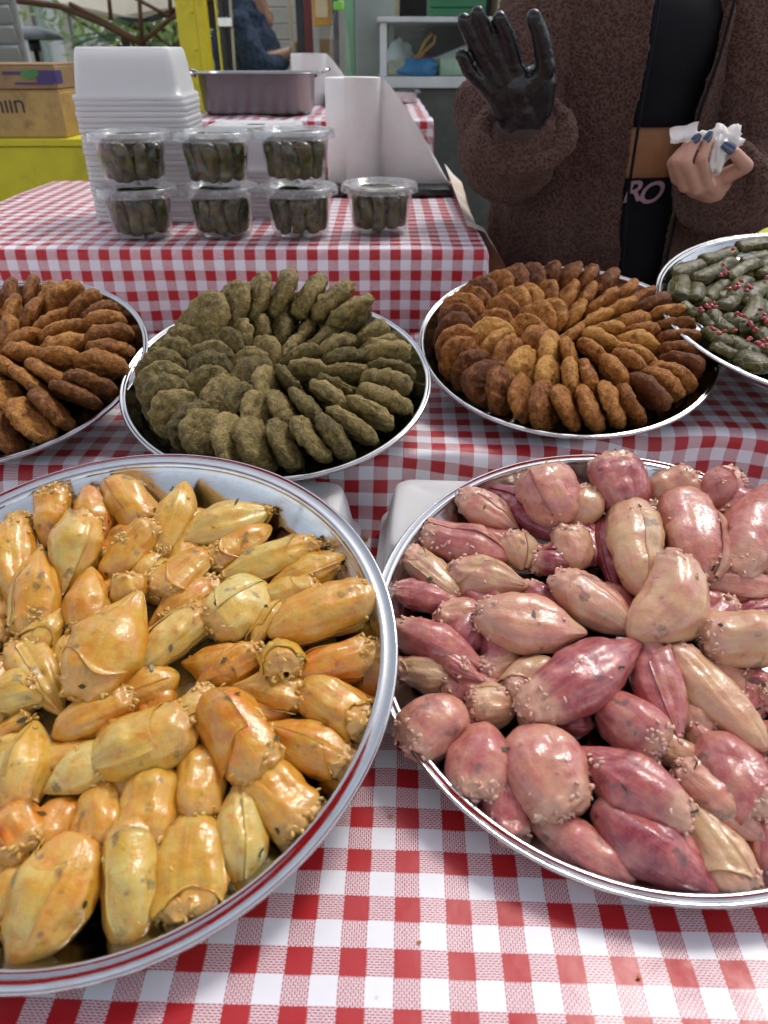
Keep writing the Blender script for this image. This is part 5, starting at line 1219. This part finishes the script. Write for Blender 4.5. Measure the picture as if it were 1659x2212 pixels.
for z in np.arange(FLOOR + .15, 1.8, .16):
    MB().lathe([(.008, 0), (.008, .006), (.0005, .008)], 10, Matrix.Translation((b[0] - .05, 4.4985, z)) @ Matrix.Rotation(math.pi / 2, 4, 'X')).build('bolt', M['yellow'], r, True)
tag(r, 'yellow painted steel pillar with bolts beside the tall tub stack', 'pillar')
# dark pole with straps and a clamp in front of the man
a = px(486, 80, 4.25); r = empty('pole_with_straps', (a[0], 4.25, FLOOR)); MB().tube([(0, 0, 0), (0, 0, 2.5)], .019, 12).build('pole', M['dark'], r, True)
MB().tube([(-.028, -.01, 0), (-.026, -.02, 1.2), (-.028, -.01, 2.5)], .006, 8).build('yellow_strap', M['yellow'], r, True); MB().tube([(.02, -.012, .1), (.034, -.02, 1.1), (.046, -.02, 1.5), (.060, -.012, 2.4)], .007, 8).build('rope', M['kraft'], r, True)
MB().box(-.02, .05, -.04, -.012, 1.36, 1.40, .004).build('clamp', M['steel'], r); tag(r, 'dark pole with yellow strap and pale rope in front of the man', 'pole')
a = px(640, 60, 4.4); r = MB().tube([px(622, -60, 4.4), px(626, 30, 4.4), px(632, 90, 4.4), px(640, 160, 4.4)], .010, 8).build('bamboo_cane', M['kraft'], None, True); tag(r, 'thin pale cane leaning upright right of the man', 'cane')
# dark sign with a round letter
a, b = px(456, 30, 4.9), px(484, 30, 4.9); r = empty('shop_sign', (0, 0, 0)); zb = px(470, 62, 4.9)[2]; bx('board', M['dark'], a[0] - .02, b[0] + .10, 4.9, 4.92, zb, zb + .6, r)
cu = bpy.data.curves.new('letter', 'FONT'); cu.body = 'U'; cu.size = .16; cu.extrude = .001; t_o = bpy.data.objects.new('t', cu); COL.objects.link(t_o); me = bpy.data.meshes.new_from_object(t_o.evaluated_get(bpy.context.evaluated_depsgraph_get())); bpy.data.objects.remove(t_o)
me.transform(Matrix.Translation((px(466, 36, 4.9)[0] - .01, 4.898, px(466, 36, 4.9)[2])) @ Matrix.Rotation(math.pi / 2, 4, 'X')); me.materials.clear(); link('printed_letter', me, M['white_metal'], r); bx('sign_post', M['dark'], a[0] + .02, a[0] + .05, 4.925, 4.955, FLOOR, zb + .3, r)
tag(r, 'dark shop sign with one pale rounded letter beside the yellow pillar', 'sign')

# the man in the blue jacket
def man():
    Y = 4.95; A = lambda x, y, d=0: atY(x, y, Y + d)
    P = empty('person', (A(550, 100)[0], Y, FLOOR)); inv = Matrix.Translation((-P.location.x, -P.location.y, -P.location.z))
    def fix(o): o.data.transform(inv); o.parent = P; return o
    cx = A(545, 100)[0]; hz = A(548, 20); V3 = lambda *a: np.array(a, float)
    sk = skin_mat('tan_skin', (.30, .16, .10), (.38, .21, .14))
    hand = A(632, 112, -.05)
    caps = [(hz + V3(-.005, 0, .02), hz + V3(.012, 0, -.03), .086, .080), (hz + V3(.055, 0, -.06), hz + V3(.045, 0, -.095), .050, .040), (hz + V3(.098, 0, -.035), hz + V3(.092, 0, -.01), .014, .010), (hz + V3(.002, -.086, -.03), hz + V3(.0, -.088, .0), .014, .018), (hz + V3(-.03, 0, -.08), hz + V3(-.08, 0, -.16), .052, .052),
            (hz + V3(-.10, 0, -.22), V3(cx - .05, Y, .0), .09, .09), (V3(cx - .03, Y - .08, .0), V3(cx - .02, Y - .09, -.68), .075, .05), (V3(cx - .03, Y + .08, .0), V3(cx - .02, Y + .09, -.68), .075, .05), (V3(cx - .02, Y - .09, -.72), V3(cx + .13, Y - .09, -.735), .036, .024), (V3(cx - .02, Y + .09, -.72), V3(cx + .13, Y + .09, -.735), .036, .024),
            (A(520, 60, -.16), A(560, 135, -.2), .05, .045), (A(560, 135, -.2), hand, .04, .030), (hand, hand + V3(.045, -.01, .03), .034, .026)]
    for k in range(4): caps.append((hand + V3(.03, -.02 + .016 * k, .045), hand + V3(.062 - .005 * k, -.03 + .016 * k, .085 - .01 * k), .011, .009))
    caps.append((hand + V3(.01, -.03, .03), hand + V3(.04, -.05, .05), .012, .010))
    fix(blob('body', caps, .008, sk, None, 3))
    t = NT('blue_grey_marled_fleece'); c = t.coord(); m = t.done(t.bsdf(col=t.mix(t.ramp(t.noise(60, 5, .75, c), (.35, 0.), (.65, 1.)), (.012, .020, .040), (.060, .085, .13)), rough=.9, spec=.15, normal=t.bump(t.noise(90, 4, .7, c), .6, .006)))
    j = [(hz + V3(-.09, 0, -.12), hz + V3(-.03, 0, -.17), .085, .075), (A(530, 55), A(530, 110), .15, .20), (A(530, 110), V3(cx - .02, Y, .02), .20, .17), (A(515, 62, -.14), A(545, 128, -.20), .082, .072), (A(545, 128, -.20), A(575, 146, -.20), .070, .062), (A(575, 146, -.20), hand + V3(-.06, 0, -.05), .062, .048), (A(515, 62, .14), A(545, 128, .20), .082, .072), (A(545, 128, .2), A(590, 150, .15), .070, .05),
         (A(503, 34), A(528, 42), .060, .075), (A(510, 30, -.06), A(548, 50, -.07), .035, .03), (A(510, 30, .06), A(548, 50, .07), .035, .03)]
    fix(blob('hooded_jacket', j, .010, m, None, 4, lambda co, no: co + no * (.012 * fbm(co * 9, 2, 3))[:, None]))
    fix(blob('trousers', [(V3(cx - .03, Y - .085, .02), V3(cx - .02, Y - .09, -.70), .098, .068), (V3(cx - .03, Y + .085, .02), V3(cx - .02, Y + .09, -.70), .098, .068)], .012, M['dark'], None, 3))
    fix(blob('dark_cap', [(hz + V3(.03, 0, .095), hz + V3(.06, 0, .085), .035, .03)], .008, M['dark'], None, 3))
    tag(P, 'man in a blue grey hooded jacket seen from the side behind the steel pan', 'person')
man()

# left: yellow stall with cardboard boxes
def left_stall():
    Y = 2.40; r = empty('yellow_stall', (0, 0, 0)); x1 = px(182, 330, Y)[0]; zt = px(60, 300, Y)[2]
    n = 5; w = (x1 + 3.0) / n
    for i in range(n): bx('panel_board', M['yellow_wood'], -3.0 + w * i + .002, -3.0 + w * (i + 1) - .002, Y, Y + .02, FLOOR, zt - .022, r)
    bx('counter', M['yellow_wood'], -3.0, x1 + .01, Y - .006, Y + .62, zt - .02, zt, r); bx('side_panel', M['yellow_wood'], x1 - .02, x1, Y + .022, Y + .60, FLOOR, zt - .022, r)
    tag(r, 'low yellow painted stall at the left behind the gingham table', 'stall')
    def box(x0, x1, y0, d, z0, z1, label, rz=0.0, txt=None, mat='card', extra=None):
        b = empty('cardboard_box', ((x0 + x1) / 2, y0, z0)); w = (x1 - x0) / 2; h = z1 - z0
        bx('carton', M[mat], -w, w, 0, d, 0, h, b, .004); bx('top_flap', M[mat], -w + .002, w - .002, .002, d * .49, h + .0005, h + .004, b, .001); bx('top_flap', M[mat], -w + .002, w - .002, d * .51, d - .002, h + .0005, h + .004, b, .001)
        b.rotation_euler = (0, 0, rz); tag(b, label, 'box'); 
        if extra: extra(b, w, h)
        return b
    M['card_yel'] = simple('waxed_yellow_cardboard', (.40, .25, .075), .55, vary=.25, scale=7, dirt=((.15, .075, .025), .8))
    xb = px(137, 250, Y + .02)[0]; z1 = px(60, 199, Y + .02)[2]
    def heb(b, w, h):
        cu = bpy.data.curves.new('letter', 'FONT'); cu.body = '\u05ea\u05d5\u05d5\u05d7'; cu.size = .052; cu.extrude = .0004; cu.offset = .0006; cu.align_x = 'RIGHT'
        t_o = bpy.data.objects.new('t', cu); COL.objects.link(t_o); me = bpy.data.meshes.new_from_object(t_o.evaluated_get(bpy.context.evaluated_depsgraph_get())); bpy.data.objects.remove(t_o)
        xs = [v.co.x for v in me.vertices]
        me.transform(Matrix.Translation((w - .105, -.0012, h * .56)) @ Matrix.Rotation(math.pi / 2, 4, 'X')); me.materials.clear(); link('printed_word', me, M['dark'], b)
        cu = bpy.data.curves.new('letter', 'FONT'); cu.body = '\u05d2'; cu.size = .052; cu.extrude = .0004; cu.align_x = 'RIGHT'
        t_o = bpy.data.objects.new('t', cu); COL.objects.link(t_o); me = bpy.data.meshes.new_from_object(t_o.evaluated_get(bpy.context.evaluated_depsgraph_get())); bpy.data.objects.remove(t_o)
        me.transform(Matrix.Translation((w - .235, -.0012, h * .56)) @ Matrix.Rotation(math.pi / 2, 4, 'X')); me.materials.clear(); link('printed_word', me, M['dark'], b)
    box(xb - .62, xb, Y + .02, .40, zt + .001, z1, 'worn yellowish cardboard box with dark Hebrew lettering on the yellow stall', .0, mat='card_yel', extra=heb)
    z2 = px(60, 142, Y + .02)[2]; zm = z1 + .006
    def prints(b, w, h):
        pm = simple('purple_print', (.055, .035, .14), .6); gm = simple('green_print', (.05, .20, .05), .6)
        bx('printed_band', pm, w - .150, w - .018, -.0016, -.0004, h * .62, h * .76, b, 0); bx('printed_band', pm, w - .120, w - .010, -.0016, -.0004, h * .20, h * .30, b, 0); bx('printed_band', pm, w - .055, w + .0012, -.0018, .05, h * .25, h * .80, b, 0)
        V = [(w - .095, -.0026, h * .78), (w - .05, -.0026, h * .86), (w - .045, -.0026, h * .60), (w - .07, -.0026, h * .42), (w - .10, -.0026, h * .55)]; mesh_obj('printed_leaf', V, [(0, 4, 3, 2, 1)], gm, b, False)
        for x, z in ((w - .30, h * .55), (w - .275, h * .05)): bx('paper_label', M['white_bag'], x, x + .065, -.0022, -.0004, z, z + h * .36, b, 0)
    box(xb - .60, xb - .006, Y + .03, .36, zm, z2, 'brown cardboard box with purple and green print and two white labels', .03, extra=prints)
    return zt
left_stall()

# far left: grey louvre, patio lamp, white house front, awning, palm and trees
a, b = px(-60, 80, 4.2), px(38, 90, 4.2); slats('louvred_screen', M['grey_slat'], a[0] - .5, b[0], 4.2, px(20, 150, 4.2)[2] - .3, 1.9, 22, 'grey louvred screen at the far left edge', 'screen', .5)
a = px(72, 85, 5.2); r = empty('patio_lamp', (a[0], 5.2, FLOOR)); zt = a[2] - FLOOR
MB().lathe([(.0005, .068), (.04, .066), (.10, .055), (.16, .032), (.185, .0), (.18, -.004), (.15, .018), (.0005, .035)], 32, Matrix.Translation((0, 0, zt))).build('shade', simple('grey_enamel', (.14, .16, .165), .35), r, True)
MB().tube([(0, 0, 0), (0, 0, zt + .03)], .016, 12).build('post', M['dark'], r, True); MB().lathe([(.012, 0), (.034, .0), (.034, .06), (.012, .06)], 16, Matrix.Translation((0, 0, zt - .06))).build('lamp_head', M['dark'], r, True); MB().lathe([(.0005, .03), (.14, .02), (.16, 0), (.0005, 0)], 28).build('foot', M['dark'], r, True)
tag(r, 'grey mushroom shaped patio lamp on a dark post', 'lamp')
def house():
    Y = 11.0; r = empty('white_house', (0, 0, 0)); xa, xb = px(-250, 60, Y)[0], px(205, 60, Y)[0]
    bx('wall', M['white_wall'], xa, xb, Y, Y + 3, FLOOR, 2.6, r)
    fm = M['white_metal']; n = 6; w = (xb - xa) / n
    for i in range(n):
        x0 = xa + w * i + .25
        bx('window_frame', fm, x0, x0 + w - .5, Y - .05, Y - .005, .0, 1.7, r); o = bx('window_pane', M['glass'], x0 + .05, x0 + w - .55, Y - .07, Y - .055, .05, 1.65, r, 0); bx('pilaster', M['wall'], x0 - .2, x0 - .1, Y - .12, Y - .005, FLOOR, 2.6, r)
    bx('parapet', M['wall'], xa - .1, xb + .1, Y - .15, Y + 3.1, 2.601, 2.8, r); tag(r, 'sunlit white house front far behind the patio lamp', 'house')
house()
def awning():
    Y = 4.9; r = empty('awning', (0, 0, 0)); A = lambda x, y, d=0: atY(x, y, Y + d)
    for pts, rad in (([(-60, -8), (60, 4), (130, 14), (215, 48), (306, 95)], .016), ([(150, 8), (215, 40), (306, 92)], .012), ([(232, -40), (240, 44)], .012), ([(299, -40), (307, 95)], .012), ([(365, -40), (369, 40)], .012), ([(278, -12), (369, 38)], .010), ([(306, 92), (369, 40), (440, 8), (520, -40)], .012)):
        MB().tube([A(*q) for q in pts], rad, 8).build('frame_bar', M['rust'], r, True)
    def sheet(name, mat, q, th=.006):
        p = [A(*k) for k in q]; n = len(p); v = p + [k + np.array([0, th, .002]) for k in p]; f = [tuple(range(n)), tuple(range(2 * n - 1, n - 1, -1))] + [(i, i + n, (i + 1) % n + n, (i + 1) % n) for i in range(n)]; return mesh_obj(name, v, f, mat, r, False)
    sheet('canvas_roof', M['canvas'], [(60, -60, .5), (470, -60, .5), (420, 8, .12), (310, 42, .12), (240, 38, .12), (130, 6, .12)]); sheet('dark_valance', M['dark'], [(246, 36, .05), (310, 40, .05), (420, 2, .05), (500, -30, .05), (500, -12, .05), (425, 14, .05), (330, 48, .05), (280, 48, .05)])
    bx('awning_post', M['rust'], A(306, 90)[0] - .015, A(306, 90)[0] + .015, Y + .02, Y + .05, FLOOR, A(306, 92)[2], r); tag(r, 'rusty awning frame with cream canvas at the upper left', 'awning')
awning()
def leaf_mat(name, a, b):
    t = NT(name); c = t.coord(); col = t.mix(t.noise(3, 3, .6, c), a, b); p = t.bsdf(col=col, rough=.5, spec=.4); tl = t.N('BsdfTranslucent', Color=tuple(min(1, x * 2.2) for x in b)).outputs[0]; m = t.N('MixShader', Fac=.45); t.l.new(p, m.inputs[1]); t.l.new(tl, m.inputs[2]); return t.done(m.outputs[0])
M['leaf'] = leaf_mat('tree_leaf', (.10, .16, .05), (.22, .30, .11)); M['palm'] = leaf_mat('palm_leaf', (.020, .060, .024), (.060, .12, .05)); M['bark'] = simple('bark', (.12, .075, .045), .9, vary=.3, scale=12, bump=.5, bscale=20)
def tree(x, y, h, cr, n, label, seed, lean=0.0):
    n = int(n * .42)
    rs = np.random.RandomState(seed); r = empty('tree', (x, y, FLOOR)); mb = MB().tube([(0, 0, 0), (.04, 0, h * .3), (lean * .5, .03, h * .62), (lean, 0, h)], [.11, .085, .065, .03], 10)
    tips = []
    for i in range(9):
        w = i * 2.4; z0 = h * (.45 + .05 * i); e = np.array([lean + cr * .8 * math.cos(w), cr * .8 * math.sin(w), z0 + cr * .5]); mb.tube([(lean * .6, 0, z0), (lean * .8 + cr * .35 * math.cos(w), cr * .35 * math.sin(w), z0 + cr * .22), e], [.035, .022, .008], 7); tips.append(e)
    mb.build('trunk', M['bark'], r, True)
    cl = np.array([np.array([lean, 0, h]) + rs.randn(3) * np.array([.5, .5, .42]) * cr for _ in range(46)] + tips); c = cl[rs.randint(0, len(cl), n)] + rs.randn(n, 3) * cr * .13
    a = rs.randn(n, 3); a /= np.linalg.norm(a, axis=1)[:, None]; b = np.cross(a, rs.randn(n, 3)); b /= np.linalg.norm(b, axis=1)[:, None]; L = rs.uniform(.03, .07, n)[:, None]
    v = np.stack([c - a * L, c + b * L * .4, c + a * L, c - b * L * .4], 1).reshape(-1, 3); mesh_obj('crown', v, np.arange(4 * n).reshape(-1, 4), M['leaf'], r, False); tag(r, label, 'tree', 'trees behind the stalls')
a = px(300, 30, 9.0); tree(a[0], 9.0, 1.75, 1.0, 7000, 'leafy tree in front of the white house, left of the others', 1)
a = px(370, 20, 8.2); tree(a[0], 8.2, 1.9, .9, 6000, 'leafy tree with two brown stems beside the yellow pillar', 2, .1)
a = px(240, 30, 13.0); tree(a[0], 13., 2.4, 1.6, 7000, 'tall tree farthest away at the upper left', 3)
def palm():
    c = px(268, 70, 6.6); r = empty('palm_plant', (c[0], 6.6, FLOOR)); z = c[2] - FLOOR; MB().tube([(0, 0, 0), (.01, 0, z * .5), (0, 0, z)], [.05, .04, .03], 10).build('trunk', M['bark'], r, True)
    V, F = [], []; rs = np.random.RandomState(4)
    for i in range(15):
        w = i * 2.399; el = rs.uniform(-.2, 1.1); d = np.array([math.cos(w) * math.cos(el), math.sin(w) * math.cos(el), math.sin(el)]); L = rs.uniform(.35, .55)
        for k in range(22):
            t = .15 + .85 * k / 21; p = np.array([0, 0, z]) + d * L * t + np.array([0, 0, -.28 * L * t * t]); s = np.cross(d, [0, 0, 1.]); s /= np.linalg.norm(s) + 1e-9
            for e in (-1, 1):
                q = s * e * .8 + d * .55 + np.array([0, 0, -.18]); ll = .20 * math.sin(min(1, t * 1.1) * 2.7) + .03; m = p + q * ll; n_ = np.cross(q, [0, 0, 1.]); n_ /= np.linalg.norm(n_) + 1e-9; b0 = len(V); V += [p - n_ * .004, p + n_ * .004, (p + m) / 2 + n_ * .009, m, (p + m) / 2 - n_ * .009]; F.append((b0, b0 + 1, b0 + 2, b0 + 3, b0 + 4))
    mesh_obj('fronds', V, F, M['palm'], r, False); tag(r, 'feathery palm plant above the cardboard boxes', 'palm')
palm()
# market hall wall closing the view behind the stalls
r = empty('market_hall', (0, 0, 0)); bx('wall', M['wall'], px(600, 60, 7.2)[0], 9, 7.2, 7.4, FLOOR, 3.2, r, 0); bx('roof_edge', M['rust'], px(600, 60, 7.2)[0] - .2, 9, 6.6, 7.6, 3.201, 3.35, r, 0); tag(r, 'cream plastered market hall wall behind the stalls', 'building')
# dark shelves with bottles above the case
def shelf():
    Y = 4.3; r = empty('drinks_shelf', (0, 0, 0)); x0, x1 = px(845, 20, Y)[0], 1.9
    bx('back_board', M['dark'], x0, x1, Y + .30, Y + .32, FLOOR, 1.7, r)
    for i in range(7): x = x0 + i * .26; bx('upright', M['orange'] if i % 2 else M['kraft'], x, x + .04, Y, Y + .29, FLOOR, 1.7, r)
    for z in (FLOOR + .3, -.1, .42, .95): bx('shelf_board', M['rust'], x0 + .041, x1, Y + .005, Y + .28, z, z + .02, r)
    tag(r, 'tall dark shelf with wooden uprights behind the display case', 'shelf')
shelf()
# yellow crate beside the vine leaf tray
r = empty('yellow_crate', (.98, 1.72, .02)); r.rotation_euler = (0, 0, .6); ym = simple('yellow_plastic', (.58, .55, .02), .4, vary=.15)
for i in range(3): bx('side_slat', ym, -.20, .20, -.15, -.135, .002 + i * .05, .044 + i * .05, r); bx('side_slat', ym, -.20, .20, .135, .15, .002 + i * .05, .044 + i * .05, r)
for s in (-1, 1): bx('end_wall', ym, s * .193 - .007, s * .193 + .007, -.134, .134, .002, .146, r)
bx('base', ym, -.185, .185, -.134, .134, .002, .012, r); bx('top_lid', ym, -.205, .205, -.155, .155, .1475, .158, r); tag(r, 'yellow plastic crate behind the vine leaf tray at the right edge', 'crate')
table('side_table', .70, 1.26, 1.45, 2.0, .018, 'small table behind the vine leaf tray carrying the yellow crate')
